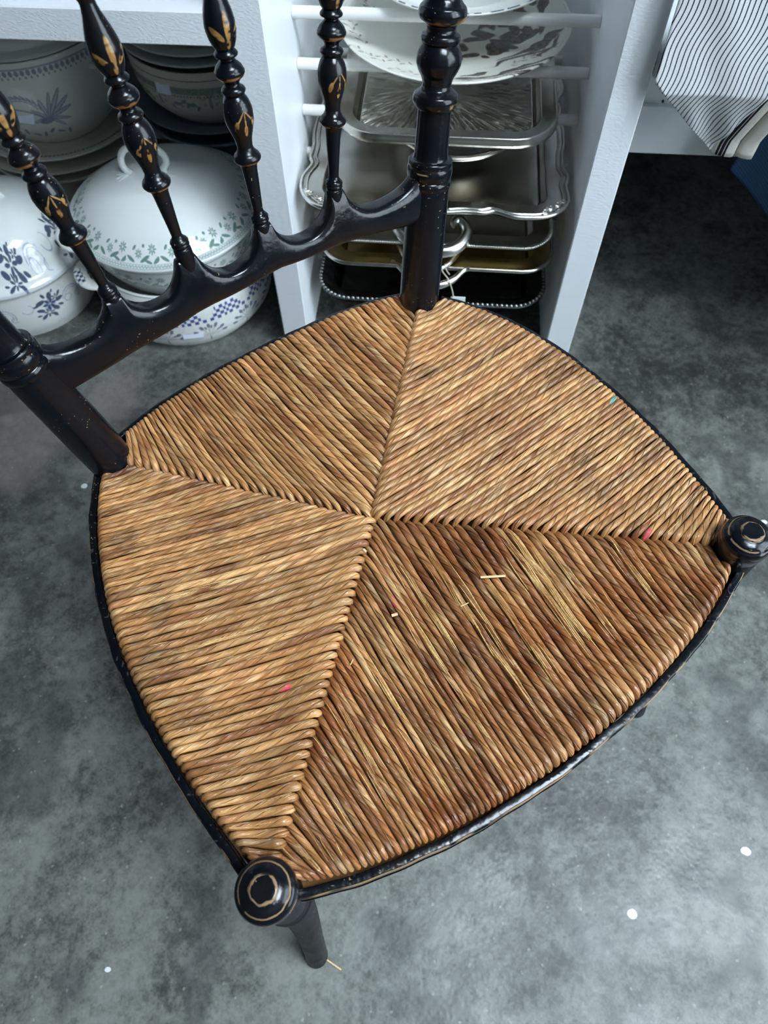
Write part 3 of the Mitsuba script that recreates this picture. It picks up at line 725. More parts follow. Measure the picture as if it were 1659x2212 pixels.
# black beading round the seat: a thin bent strip on each rail
def strip(curve, t0, t1):
    t = np.linspace(t0, t1, 90); outer = inward(curve, t, 0.0); inner = inward(curve, t, .0060)
    z1, z0 = ZS - .0085, ZS - .034
    wob = .00025 * np.sin(t * 37) + .0002 * np.sin(t * 91)
    sec = []
    for o, i_, w in zip(outer, inner, wob):
        m = (i_ - o); m /= np.linalg.norm(m)
        pts = [(i_, z0), (i_, z1 - .0006), (i_ - m * .0007, z1), (o + m * .0012, z1), (o, z1 - .0012), (o, z0)]
        sec.append([[p[0] + m[0] * w, p[1] + m[1] * w, z] for p, z in pts])
    v = np.array(sec); n, k = v.shape[:2]
    vv = [0, 0, .1, .85, 1.05, 3.0]
    uv = np.stack([np.repeat(t, k), np.tile(vv, n)], 1)
    i, j = np.meshgrid(np.arange(n - 1), np.arange(k - 1), indexing='ij')
    q = np.stack([i * k + j, i * k + j + 1, (i + 1) * k + j + 1, (i + 1) * k + j], -1).reshape(-1, 4)
    b = np.stack([np.arange(n - 1) * k, (np.arange(n - 1) + 1) * k, (np.arange(n - 1) + 1) * k + k - 1, np.arange(n - 1) * k + k - 1], 1)
    q = np.vstack([q, b])
    return v.reshape(-1, 3), np.vstack([q[:, [0, 1, 2]], q[:, [0, 2, 3]]]), uv
for e in ('front', 'right', 'back', 'left'):
    part('seat_beading', strip(EDGE[e], .0, 1.0), 'rim_lacquer', chair, 'thin black wooden beading round the rush', CHAIR)

# back posts
POST = spl([(.0, -.040), (.0178, -.039), (.0182, -.01), (.0184, .02), (.0181, .06), (.0180, .094), (.0177, .1000), (.0177, .1000), (.0187, .1015), (.0190, .1035), (.0187, .1055), (.0178, .1070), (.0178, .1070), (.0188, .1095),
            (.0191, .1125), (.0189, .1150), (.0181, .1172), (.0181, .1172), (.0184, .1185), (.0183, .1205), (.0176, .1216), (.0176, .1216), (.0150, .1222), (.0142, .1240), (.0139, .1270), (.0138, .1300), (.0134, .1560), (.0134, .1580), (.0134, .1580), (.0152, .1590), (.0172, .1615), (.0181, .1648), (.0176, .1678), (.0150, .1702), (.0120, .1725), (.0113, .1750),
            (.0123, .1790), (.0152, .1840), (.0173, .1900), (.0170, .1945), (.0150, .1990), (.0132, .2012), (.0132, .2012), (.0143, .2025), (.0149, .2048), (.0142, .2068), (.0118, .2085), (.0110, .2105), (.0113, .2125), (.0135, .2145), (.0168, .2165), (.0179, .2200), (.0170, .2235), (.0150, .2255),
            (.0118, .2300), (.0112, .2340), (.0135, .2420), (.0165, .2560), (.0150, .2720), (.0125, .2860), (.0120, .3000), (.0140, .3150), (.0120, .3300), (.0105, .3600), (.0095, .3720), (.0, .3760)], 5)
post_m = lathe(POST, 56)
def lp(x, t): return np.array([x, .3528 + .1774 * t, ZS + t])          # a point of the back's plane: x across, t above the seat
MR, ML = axis_frame(lp(.1580, 0), lp(.1988, .22)), axis_frame(lp(-.1610, 0), lp(-.1785, .105))
back_post = [part('back_post', post_m, 'post_lacquer', chair, 'turned black back post with ringed collars', CHAIR @ M) for M in (MR, ML)]
leg_b = lathe(spl([(0, 0), (.0105, .0), (.0115, .004), (.0135, .12), (.0165, .30), (.0178, .405), (.0, .407)], 5), 32)
for sg, a in ((1, .158), (-1, -.161)):
    part('back_leg', leg_b, 'black_lacquer', chair, None, CHAIR @ axis_frame((sg * .155, .372, 0), (a, .3528, ZS - .03)))
# spindles
SPIN = spl([(.0, .112), (.0060, .112), (.0066, .1270), (.0064, .1290), (.0064, .1290), (.0056, .1300), (.0058, .1306), (.0067, .1318), (.0062, .1332), (.0062, .1332), (.0068, .1345), (.0062, .1358), (.0048, .1372), (.0038, .1395), (.0041, .1460), (.0050, .1600), (.0057, .1708), (.0066, .1735), (.0086, .1752), (.0098, .1775), (.0090, .1798), (.0068, .1822), (.0055, .1850),
            (.0060, .1895), (.0080, .1960), (.0099, .2030), (.0102, .2080), (.0091, .2135), (.0074, .2168), (.0066, .2178), (.0066, .2178), (.0074, .2190), (.0082, .2207), (.0073, .2225), (.0052, .2240), (.0050, .2250), (.0066, .2270), (.0090, .2290), (.0100, .2312), (.0098, .2325), (.0098, .2325), (.0094, .2332), (.0086, .2348), (.0060, .2375), (.0047, .2388), (.0050, .2396), (.0072, .2405), (.0078, .2417), (.0070, .2432), (.0058, .2444), (.0058, .2444),
            (.0070, .2460), (.0090, .2515), (.0099, .2575), (.0092, .2635), (.0074, .2700), (.0052, .2770), (.0046, .2810), (.0060, .2845), (.0082, .2880), (.0066, .2920), (.0046, .2960), (.0044, .3100), (.0052, .3300), (.0, .332)], 5)
spin_m = lathe(SPIN, 40)
SPX = [(-.1020, .129, -.1130, .232, -.0040), (-.0420, .133, -.0440, .240, .0085), (.0225, .134, .0278, .232, .0005), (.0880, .130, .1050, .226, .0015)]
for x0, t0, x1, t1, dt in SPX:
    a, b = lp(x0, t0), lp(x1, t1); sl = (x1 - x0) / (t1 - t0)
    p0 = lp(x0 - sl * t0, 0) + np.array([0, 0, dt])
    part('spindle', spin_m, 'spindle_lacquer', chair, 'turned black spindle painted with gold leaves', CHAIR @ axis_frame(p0, p0 + lp(sl, 1) - lp(0, 0)))
# lower back rail: scalloped between the spindles
def rail():
    xs_s = [q[0] for q in SPX]; tops = [.1285 + q[4] for q in SPX]
    knots = [-.1755] + xs_s + [.1735]; kt = [.1185] + tops + [.1185]; kw = [.0165] + [.0066] * 4 + [.0165]
    xs = np.unique(np.r_[np.linspace(-.180, .178, 140), *[np.array(xs_s)[:, None].ravel() + o for o in np.linspace(-.011, .011, 23)]])
    top = np.zeros_like(xs); thick = np.zeros_like(xs)
    for i, x in enumerate(xs):
        k = np.clip(np.searchsorted(knots, x) - 1, 0, len(knots) - 2)
        a, b = knots[k] + (kw[k] if 0 < k else .010), knots[k + 1] - (kw[k + 1] if k + 1 < len(knots) - 1 else .010)
        if x <= a: top[i] = kt[k]
        elif x >= b: top[i] = kt[k + 1]
        else:
            u = (x - a) / (b - a) * 2 - 1
            low = .1060 if 0 < k < 4 else .1045
            e = kt[k] if u < 0 else kt[k + 1]
            top[i] = low + (e - low) * (1 - (1 - abs(u) ** 2.3) ** .62)
        top[i] = min(top[i], .1300)
    bot = np.interp(xs, [-.18, -.153, -.099, -.048, 0, .027, .071, .12, .150, .18], [.0715, .0735, .0800, .0865, .0900, .0915, .0895, .0830, .0765, .0740])
    n = 28; a = np.linspace(0, 2 * np.pi, n, endpoint=False)
    V = []
    for x, t1, t0 in zip(xs, top, bot):
        zc, h = (t1 + t0) / 2, (t1 - t0) / 2
        e = .55
        cz = np.sign(np.sin(a)) * np.abs(np.sin(a)) ** e; cy = np.sign(np.cos(a)) * np.abs(np.cos(a)) ** e
        z = zc + h * cz
        w = np.interp(z, [.0, .100, .118, .129], [.0105, .0105, .0080, .0064])
        for yy, zz in zip(cy * w, z):
            p = lp(x, zz); V.append([p[0], p[1] + yy, p[2] - yy * .177])
    V = np.array(V); m = len(xs)
    i, j = np.meshgrid(np.arange(m - 1), np.arange(n), indexing='ij')
    q = np.stack([i * n + j, i * n + (j + 1) % n, (i + 1) * n + (j + 1) % n, (i + 1) * n + j], -1).reshape(-1, 4)
    F = np.vstack([q[:, [0, 1, 2]], q[:, [0, 2, 3]]])
    return V, F
part('back_rail', rail(), 'black_lacquer', chair, 'scalloped black rail that carries the spindles', CHAIR, smooth=50)
part('top_rail', tube([lp(x, .334) for x in np.linspace(-.218, .222, 30)], [.011] * 30, 16)[:2], 'black_lacquer', chair, None, CHAIR, smooth=60)
# front legs with their knobs
KN = [(.0, .0266), (.0040, .02655), (.0078, .0262), (.0084, .0255), (.0088, .0250), (.0105, .0245), (.0140, .0228), (.0164, .0200), (.0168, .0196), (.0168, .0196), (.0172, .0193), (.0180, .0182), (.0187, .0150), (.0188, .0110), (.0184, .0070), (.0176, .0040), (.0172, .0)]
kp = spl(KN, 5); kl = np.r_[0, np.cumsum(np.linalg.norm(np.diff(kp, axis=0), axis=1))]
def knob_mesh():
    v, f, uv = lathe(kp, 56); return v, f[:, ::-1], np.column_stack([uv[:, 0], np.repeat(kl, 57)])
LEG = spl([(.0, .0), (.0100, .0), (.0118, .002), (.0126, .006), (.0122, .03), (.0118, .10), (.0135, .22), (.0152, .315), (.0155, .345), (.0155, .345), (.0178, .350), (.0185, .356), (.0178, .362), (.0168, .365), (.0168, .365), (.0178, .369), (.0182, .374), (.0176, .379), (.0172, .383), (.0174, .42), (.0172, .441), (.0, .443)], 5)
leg_m = lathe(LEG, 40)
def sabre(m, dx, dy):
    v = m[0].copy(); t = np.clip((.345 - v[:, 2]) / .345, 0, 1) ** 1.35
    v[:, 0] += dx * t; v[:, 1] += dy * t
    return v, m[1], m[2]
KTOP = .4395
for sg, kx, ky in ((-1, -.2092, -.0041), (1, .2030, -.0026)):
    M = axis_frame((kx, ky, 0), (kx, ky, .465))
    k = part('front_leg', sabre(leg_m, sg * .0330, -.0315), 'leg_lacquer', chair, 'splayed black front leg with a ringed collar', CHAIR @ M)
    part('knob', knob_mesh(), 'knob_lacquer', k, 'black turned knob with rubbed brown rings', CHAIR @ M @ trans(0, 0, KTOP))
# bits of straw lying on the seat and by the foot
def seat_pt(px, py, z):
    r = _R @ np.array([px - CX, py - CY, FPX]); return eye + r * ((z - CAM_H) / r[2])
def straw(p0, p1, w, z, lab, n=6):
    a, b = seat_pt(*p0, z), seat_pt(*p1, z); t = np.linspace(0, 1, n)[:, None]
    k = key_for('straw_piece'); scene[k] = shape(tube(a + (b - a) * t, [w] * n, 6, flat=.4)[:2], 'straw_pale', smooth=60)
    labels[k] = {'label': lab, 'category': 'straw'}
    if z > .2: labels[k]['group'] = 'bits of straw on the rush seat'
zt = ZS + .0011
straw((1038, 1247), (1092, 1244), .0010, zt, 'flat straw chip lying across the strands right of the seat centre')
straw((846, 1330), (859, 1326), .0012, zt, 'stubby white straw crumb on the darkest strands of the front field')
straw((785, 1186), (791, 1192), .0010, zt, 'small pale straw crumb beside the seam just below the seat centre')
straw((995, 1310), (1012, 1302), .0004, zt, 'thin white straw whisker lying across the middle of the front field')
straw((757, 1436), (763, 1424), .0004, zt, 'short thin straw whisker near the left seam of the front field')
straw((690, 2062), (737, 2095), .0009, .0012, 'single dry straw lying on the concrete by the chair foot')

# ------------------------------------------------------------------ the white cabinet
cab = thing('cabinet', 'white painted open cabinet holding tureens on the left and a dowel rack of trays', 'cabinet')
for a, b in ((-.040, 0), (.389, .429), (-1.06, -1.02)):
    part('upright', box(a, b, 0, .56, 0, 1.25, .0015), 'white_wrinkled', cab, 'white upright with a wrinkled paint front', CAB, smooth=20)
part('shelf', box(-1.02, -.040, 0.0, .56, .489, .525, .0015), 'white_wrinkled', cab, 'thick white shelf over the tureens', CAB, smooth=20)
part('shelf', box(.72, .995, -.30, .56, .86, .895, .0015), 'white_wrinkled', cab, 'small upper shelf over the hanging cloths', CAB, smooth=20)
part('back_panel', box(-1.02, .389, .56, .58, 0, 1.25), 'cabinet_back', cab, None, CAB, smooth=False)
DZ = [.450, .386, .322, .257, .193, .148, .064]
for z in DZ:
    for dd, sl in ((.160, 0), (.430, 0)):
        part('dowel', tube([[s, dd - .035 * (s / .389) * 0, z] for s in np.linspace(.0005, .3885, 8)], [.0072] * 8, 14)[:2], 'dowel_paint', cab, 'white round dowel across the bay', CAB, smooth=60)

# trays and dishes on the dowels --------------------------------------------
def rrect(hw, hd, r, n=24):
    out = []
    for cx, cy, a0 in ((hw - r, hd - r, 0), (-(hw - r), hd - r, 90), (-(hw - r), -(hd - r), 180), (hw - r, -(hd - r), 270)):
        for a in np.linspace(a0, a0 + 90, n): out.append([cx + r * math.cos(math.radians(a)), cy + r * math.sin(math.radians(a))])
    p = np.array(out); q = np.vstack([p, p[:1]]); s = np.r_[0, np.cumsum(np.linalg.norm(np.diff(q, axis=0), axis=1))]
    t = np.linspace(0, s[-1], 4 * n * 2, endpoint=False)
    return np.stack([np.interp(t, s, q[:, 0]), np.interp(t, s, q[:, 1])], 1)
def loft(rings, close_in=True):
    """rings: list of (n x 2 outline, z). uv = metres from the centre."""
    n = len(rings[0][0]); V = np.vstack([np.column_stack([o, np.broadcast_to(z, (n,))]) for o, z in rings]); F = []
    for k in range(len(rings) - 1):
        i = np.arange(n); j = (i + 1) % n
        q = np.stack([k * n + i, k * n + j, (k + 1) * n + j, (k + 1) * n + i], 1); F.append(q)
    F = np.vstack(F); F = np.vstack([F[:, [0, 1, 2]], F[:, [0, 2, 3]]])
    if close_in:
        for k in (0, len(rings) - 1):
            c = len(V); V = np.vstack([V, np.r_[rings[k][0].mean(0), np.mean(rings[k][1])][None]])
            i = np.arange(n); F = np.vstack([F, np.stack([k * n + i, k * n + (i + 1) % n, np.full(n, c)], 1)])
    return V, F, V[:, :2].copy()
def tray_mesh(hw, hd, r, rim=.020, depth=.014, t=.0012, lip=.003, edge=None, skirt=0.0):
    """A tray: flat well, sloping side, flat rim with a rolled lip; edge(outline) shapes the outer rings."""
    e = edge or (lambda o, k: o)
    O = lambda inset, k=1.0: e(rrect(hw - inset, hd - inset, max(r - inset, .008)), k)
    up = [(O(rim + .010, 0), t), (O(rim + .004, 0), t + depth * .35), (O(rim, .2), t + depth * .85), (O(rim - .002, .3), t + depth), (O(lip * 2, .9), t + depth + .0005), (O(lip, 1), t + depth + .0026), (O(.0008, 1), t + depth + .0026), (O(0, 1), t + depth + .0010)]
    dn = ([(O(-.0015, 1), t + depth - skirt * .5), (O(-.0008, 1), t + depth - skirt), (O(.0004, 1), t + depth - skirt)] if skirt else []) + [(O(.0010, 1), depth - .0012), (O(lip * 2, .9), depth - .0006), (O(rim, .2), depth - .0012), (O(rim + .006, 0), .0), (O(rim + .014, 0), .0)]
    return loft([(o, z) for o, z in up[::1]] + dn)
def at_tray(s, d, z): return CAB @ trans(s, d, z)
# hammered silver tray
t1 = thing('tray', 'silver tray with a hammered well, on the dowels just under the brown-flowered platter', 'tray', 'metal trays in the dowel rack')
tm = tray_mesh(.150, .175, .062, .022, .016, skirt=.010)
part('body', tm, 'silver', t1, None, at_tray(.205, .243, .3295))
part('well', loft([(rrect(.118, .143, .040), .0016), (rrect(.117, .142, .040), .0020), (rrect(.06, .07, .03), .0021)]), 'silver_hammered', t1, 'hammered well', at_tray(.205, .243, .3295))
# oval dish under it
ov = thing('oval_dish', 'silver oval dish whose ribbed lip shows under the hammered tray', 'dish')
part('body', lathe(spl([(0, 0), (.075, 0), (.080, .004), (.098, .0125), (.104, .0145), (.104, .0145), (.107, .0175), (.1105, .0165), (.1105, .0165), (.1130, .0185), (.1155, .0165), (.115, .014), (.113, .0135), (.1, .0125), (.082, .0055), (.074, .003), (0, .003)], 4), 64, sx=.95, sy=1.2), 'silver_bright', ov, None, at_tray(.222, .215, .2940))
# scalloped silver tray
def scallop(o, k):
    a = np.arctan2(o[:, 1] / .19, o[:, 0] / .19); corner = np.exp(-((np.abs(np.sin(2 * a)) - 1) / .16) ** 2)
    rad = np.linalg.norm(o, axis=1, keepdims=True)
    mid = np.exp(-((np.cos(2 * a) ** 2 - 1) / .12) ** 2)
    d = k * (.0055 * np.sin(a * 24) * np.exp(-((np.abs(np.sin(2 * a)) - .80) / .12) ** 2) + .003 * corner - .004 * (1 - mid) * (1 - corner))
    return o * (1 + d[:, None] / rad)
t2 = thing('tray', 'wide silver tray with a scalloped and scrolled rim, below the hammered tray', 'tray', 'metal trays in the dowel rack')
part('body', tray_mesh(.185, .180, .050, .030, .011, lip=.0045, edge=scallop), 'silver', t2, None, at_tray(.1945, .186, .2646))
def ring_bead(hw, hd, r, rad, z, edge=None, n=8):
    o = rrect(hw, hd, r, 30); o = edge(o, 1.0) if edge else o
    o = np.vstack([o, o[:1]]); return tube(np.column_stack([o, np.full(len(o), z)]), [rad] * len(o), n, cap=False)[:2]
part('rim_moulding', cat(ring_bead(.1835, .1785, .0485, .0030, .0148, scallop), ring_bead(.176, .171, .0425, .0016, .0142, scallop)), 'silver_bright', t2, 'raised bright rim', at_tray(.1945, .186, .2646), smooth=60)
def scrollwork(c, s, flip=1):
    out = []
    for k, (cx, cy, R, a0, a1) in enumerate(((-.016, 0, .006, 200, 520), (-.004, .002, .005, 160, 420), (.008, .001, .005, 200, 480), (.018, 0, .004, 160, 500))):
        a = np.radians(np.linspace(a0, a1, 18)); g = np.linspace(1, .35, 18)
        out.append(tube(np.column_stack([c[0] + flip * (cx + R * g * np.cos(a)) * s, c[1] + (cy + R * g * np.sin(a)) * s, np.full(18, c[2])]), np.linspace(.0022, .0012, 18) * s, 8)[:2])
    return cat(*out)
part('scroll_ornament', scrollwork((.0, -.176, .0165), 1.1), 'silver_bright', t2, 'cast scroll at the middle of the rim', at_tray(.1945, .186, .2646), smooth=60)
for sx_ in (-1, 1):
    M = at_tray(.1945, .186, .2646) @ trans(sx_ * .164, -.158, .0160) @ rotz(sx_ * .75)
    part('scroll_ornament', scrollwork((0, 0, 0), 1.0, sx_), 'silver_bright', t2, 'cast scroll at a corner of the rim', M, smooth=60)
# gadrooned tray with scroll handles
t3 = thing('tray', 'silver tray with a finely ribbed edge and a cast scroll handle', 'tray', 'metal trays in the dowel rack')
M3 = at_tray(.203, .190, .2004)
part('body', tray_mesh(.168, .172, .046, .030, .013, lip=.004), 'silver', t3, None, M3)
def gadroon(hw, hd, r, z, step, rad, ln):
    o = rrect(hw, hd, r, 60); q = np.vstack([o, o[:1]]); s = np.r_[0, np.cumsum(np.linalg.norm(np.diff(q, axis=0), axis=1))]
    out = []
    for t in np.arange(0, s[-1] - step / 2, s[-1] / round(s[-1] / step)):
        p = np.array([np.interp(t, s, q[:, 0]), np.interp(t, s, q[:, 1])]); p2 = np.array([np.interp((t + .001) % s[-1], s, q[:, 0]), np.interp((t + .001) % s[-1], s, q[:, 1])])
        d = (p2 - p) / (np.linalg.norm(p2 - p) + 1e-9); nn = np.array([d[1], -d[0]])
        m = trimesh.creation.icosphere(1, 1.0); v = np.array(m.vertices) * [rad, ln, rad]
        v = np.column_stack([v[:, 0] * d[0] + v[:, 1] * nn[0] + p[0], v[:, 0] * d[1] + v[:, 1] * nn[1] + p[1], v[:, 2] + z])
        out.append((v, np.array(m.faces)))
    return cat(*out)
part('gadrooned_edge', gadroon(.1655, .1695, .0435, .0165, .0034, .0017, .0036), 'silver_bright', t3, 'fine ribbed edge', M3, kind='stuff', smooth=60)
def handle_path(w, out_, rise, n=50):
    t = np.linspace(-1, 1, n)
    return np.column_stack([w * np.sin(t * np.pi / 2 * 1.05), -out_ * np.cos(t * np.pi / 2) , rise * np.cos(t * np.pi / 2) ** .5 if False else rise * (1 - t ** 2)])
hp = np.array([(-.062, .022, .028), (-.060, .006, .030), (-.046, -.010, .026), (-.024, -.021, .022), (.0, -.025, .020), (.020, -.022, .021), (.034, -.010, .024), (.0405, .006, .029), (.036, .018, .034), (.027, .022, .037), (.021, .016, .037), (.0235, .010, .036)])
tt = np.linspace(0, 1, len(hp)); hq = CubicSpline(tt, hp)(np.linspace(0, 1, 80))
part('handle', tube(hq, np.interp(np.linspace(0, 1, 80), [0, .1, .5, .8, 1], [.0060, .0080, .0092, .0080, .0050]), 14)[:2], 'silver_bright', t3, 'cast scroll handle', M3 @ trans(.002, -.160, -.004), smooth=60)
# brass tray
t4 = thing('tray', 'tarnished brass tray with a silver loop handle, above the black beaded tray', 'tray', 'metal trays in the dowel rack')
M4 = at_tray(.203, .196, .1556) 
part('body', tray_mesh(.176, .178, .050, .030, .016, lip=.006), 'brass_tarnished', t4, None, M4)
part('rim_moulding', ring_bead(.1735, .1755, .047, .0034, .0175), 'silver', t4, 'worn silvery rim', M4, smooth=60)
hp = np.array([(-.048, .030, .026), (-.042, .010, .028), (-.030, -.010, .026), (-.012, -.022, .024), (.008, -.024, .024), (.026, -.014, .026), (.040, .006, .028), (.047, .026, .030)])
hq = CubicSpline(np.linspace(0, 1, len(hp)), hp)(np.linspace(0, 1, 60))
part('handle', tube(hq, [.0042] * 60, 14)[:2], 'silver_bright', t4, 'round silver loop handle', M4 @ trans(-.010, -.165, 0), smooth=60)
hp2 = np.array([(-.060, .008, .018), (-.046, -.002, .016), (-.030, -.016, .012), (-.008, -.026, .008), (.014, -.026, .008), (.034, -.016, .011), (.046, -.004, .015), (.058, .000, .019)])
hq = CubicSpline(np.linspace(0, 1, len(hp2)), hp2)(np.linspace(0, 1, 60))
part('handle_bracket', tube(hq, np.interp(np.linspace(0, 1, 60), [0, .5, 1], [.0035, .0068, .0035]), 12)[:2], 'silver', t4, None, M4 @ trans(-.006, -.176, 0), smooth=60)
# string and paper tag on its handle
tg = thing('price_tag', 'white paper tag hanging by a string from the brass tray', 'tag')
a = hit_a = None
def ch(px, py, d): 
    r = _R @ np.array([px - CX, py - CY, FPX]); e = eye - CO; k = (d - e @ CV) / (r @ CV); q = e + k * r; return np.array([q @ CU, q @ CV, q[2]])
cpts = [ch(952, 572, .008), ch(958, 590, .000), ch(966, 600, -.006), ch(974, 618, -.008), ch(979, 640, -.008)]
cq = CubicSpline(np.linspace(0, 1, 5), np.array(cpts))(np.linspace(0, 1, 30))
part('string', cat(tube(cq, [.0011] * 30, 8)[:2], tube(cq[:12] + [.006, 0, .002], [.0010] * 12, 8)[:2]), 'cord', tg, None, CAB, smooth=60)
q = ch(990, 652, -.006)
part('paper', box(q[0] - .012, q[0] + .010, q[1] - .001, q[1] + .001, q[2] - .022, q[2] + .010, .0005), 'paper', tg, None, CAB, smooth=False)
# black tray with a beaded edge
t5 = thing('tray', 'blackened engraved tray with a beaded edge, lowest in the rack', 'tray', 'metal trays in the dowel rack')
M5 = at_tray(.198, .205, .0714)
part('body', tray_mesh(.184, .182, .055, .026, .022, lip=.004), 'pewter_dark', t5, None, M5)
part('beaded_edge', gadroon(.1805, .1785, .052, .0265, .0076, .0034, .0034), 'pewter', t5, 'row of pewter beads', M5, kind='stuff', smooth=60)
# platter and bowl
pl = thing('platter', 'round cream platter printed with dark brown flowers, on the second dowel of the rack', 'platter')
pv, pf, _ = lathe(spl([(0, .003), (.088, .003), (.093, 0), (.097, .003), (.130, .0105), (.1555, .0195), (.1555, .0195), (.1570, .0215), (.1552, .0228), (.130, .0142), (.108, .0085), (.097, .0062), (.09, .0055), (0, .0055)], 5), 96)
part('body', (pv, pf, pv[:, :2].copy()), 'glaze_platter', pl, None, at_tray(.207, .231, .3936))
bw = thing('dish', 'shallow white dish with a worn blue lip, topmost in the rack', 'dish')
part('body', lathe(spl([(0, .003), (.070, .003), (.073, 0), (.077, .003), (.098, .0085), (.112, .0135), (.1215, .0165), (.1215, .0165), (.1235, .0190), (.1215, .0203), (.110, .0178), (.096, .0130), (.075, .0065), (0, .006)], 5), 80, vfun=lambda r, z: r), 'glaze_bowl_rim', bw, None, at_tray(.212, .232, .4577))

# ------------------------------------------------------------------ tureens on the floor to the left
def sticker_on(parent, s, d, z, nrm_ang, w, h, tilt=.3, roll=0.0):
    """A small paper price sticker, slightly bent to the glaze."""
    M = CAB @ trans(s, d, z) @ rotz(nrm_ang)
    R = np.eye(4); c, s_ = math.cos(tilt), math.sin(tilt); R[1, 1] = c; R[1, 2] = -s_; R[2, 1] = s_; R[2, 2] = c
    R2 = np.eye(4); c, s_ = math.cos(roll), math.sin(roll); R2[0, 0] = c; R2[0, 2] = -s_; R2[2, 0] = s_; R2[2, 2] = c
    k = part('price_sticker', box(-w, w, -.0006, .0022, -h, h, .0002), 'sticker', parent, 'small white price sticker', M @ R @ R2, smooth=False)
    return k
CK = (-.230, .120)
ck = thing('tureen', 'white tureen with blue checks and seed heads, lowest of the stack on the floor', 'tureen')
MK = CAB @ trans(CK[0], CK[1], 0)
part('body', lathe(spl([(0, .006), (.118, .006), (.121, 0), (.126, 0), (.130, .005), (.138, .014), (.1465, .030), (.1500, .052), (.1495, .080), (.1455, .104), (.1400, .118), (.1400, .118), (.1405, .121), (.137, .122), (.133, .115), (.135, .08), (.134, .03), (.12, .012), (0, .012)], 6), 96), 'glaze_checker', ck, None, MK)
def lug(w, out_, h):
    t = np.linspace(-1, 1, 26); p = np.column_stack([-out_ * np.sqrt(np.clip(1 - np.abs(t) ** 2.2, 0, 1)), w * t, 0 * t])
    v, f, _ = tube(p, .0085 * (1 + .35 * (1 - t ** 2)), 14, flat=.45); return v, f, np.column_stack([v[:, 1], v[:, 0] + out_ + .003])
part('handle', move(lug(.034, .024, .01), trans(-.139, 0, .112)), 'glaze_checker_lug', ck, 'flat lug handle painted with checks', MK @ rotz(.62))
sticker_on(ck, CK[0] + .1480 * math.sin(.30), CK[1] - .1492 * math.cos(.30), .0475, .30, .0165, .0078, -.22, -.08)
gt = thing('tureen', 'white lidded tureen with green flower sprays, stacked on the checked one', 'tureen')
MG = CAB @ trans(CK[0] + .002, CK[1], 0)
part('body', lathe(spl([(0, .094), (.100, .094), (.110, .100), (.124, .122), (.134, .142), (.1400, .166), (.1415, .1800), (.1415, .1800), (.139, .1815), (.136, .178), (.128, .146), (.108, .110), (.095, .104), (0, .104)], 6), 96), 'glaze_body_green', gt, None, MG)
lidp = spl([(.140, .1805), (.1495, .1805), (.1520, .1825), (.1515, .1850), (.1490, .1868), (.1440, .1885), (.1300, .2000), (.1080, .2155), (.0800, .2290), (.0500, .2375), (.0250, .2410), (.0, .2420)], 7)
lid = part('lid', lathe(lidp, 96, vfun=lambda r, z: r), 'glaze_lid_green', gt, 'domed lid edged with green flowers', MG)
hp = np.array([(-.030, -.004, .2370), (-.036, -.002, .2420), (-.0405, .000, .2500), (-.0390, .002, .2620), (-.031, .0035, .2725), (-.016, .0045, .2780), (.002, .005, .2785), (.018, .0045, .2750), (.0275, .003, .2660), (.0285, .001, .2560), (.023, -.001, .2480), (.024, -.003, .2390)]) + [-.008, 0, 0]
hq = CubicSpline(np.linspace(0, 1, len(hp)), hp)(np.linspace(0, 1, 70))
hv, hf, _ = tube(hq, np.interp(np.linspace(0, 1, 70), [0, .15, .5, .85, 1], [.0062, .0050, .0052, .0050, .0062]), 16, upref=(0, 1, 0))
def hstripe(p, n, uv):
    xz, _ = cells(uv.y, 26.0, 1.0); tri = dr.abs(xz) * 26 * 2
    return mix(ground(WHITE, p), (.14, .30, .25), smoothstep(.24, .12, dr.abs(uv.x + (tri - .5) * .5)) * .7)
glaze('glaze_handle_green', hstripe)
# u: 0 along the handle's outer back, v: metres along it
ang = np.tile(np.linspace(0, 1, 17), 70); hu = np.r_[np.abs(ang - .5) * 2 - .0, [.5, .5]]
sl = np.r_[np.repeat(np.linspace(0, 1, 70), 17), [0, 1]]
HSTR = np.column_stack([hu * 2 - .35, sl])
part('handle', (hv, hf, HSTR), 'glaze_handle_green', lid, 'arched handle with a zigzag edge', MG)
def leafcast(c, s, flip):
    out = []
    for a in np.linspace(-.9, .9, 5):
        t = np.linspace(0, 1, 9)[:, None]; e = np.array([flip * (.018 * math.cos(a)), .018 * math.sin(a), -.0015 - .002 * abs(a)])
        out.append(tube(np.array(c) + e * t, np.linspace(.0050, .0016, 9) * s, 8, flat=.7)[:2])
    return cat(*out)
for fl in (-1, 1):
    part('moulded_leaf', leafcast((fl * .034 - .008, -.006, .2385), 1.0, fl), 'glaze_white', lid, None, MG, smooth=60)
def ring_lug(w, o, r):
    t = np.linspace(-1, 1, 40); p = np.column_stack([-o * np.sqrt(np.clip(1 - np.abs(t) ** 2.4, 0, 1)), w * t, .004 * (1 - t ** 2)])
    return tube(p, r * (1 + .1 * np.cos(t * 9)), 14, flat=.75)[:2]
part('handle', ring_lug(.038, .036, .0070), 'glaze_white', gt, 'open loop handle of the green tureen', MG @ rotz(.42) @ trans(-.134, 0, .166), smooth=60)
part('handle', ring_lug(.038, .030, .0070), 'glaze_white', gt, None, MG @ rotz(.42 + np.pi) @ trans(-.134, 0, .166), smooth=60)
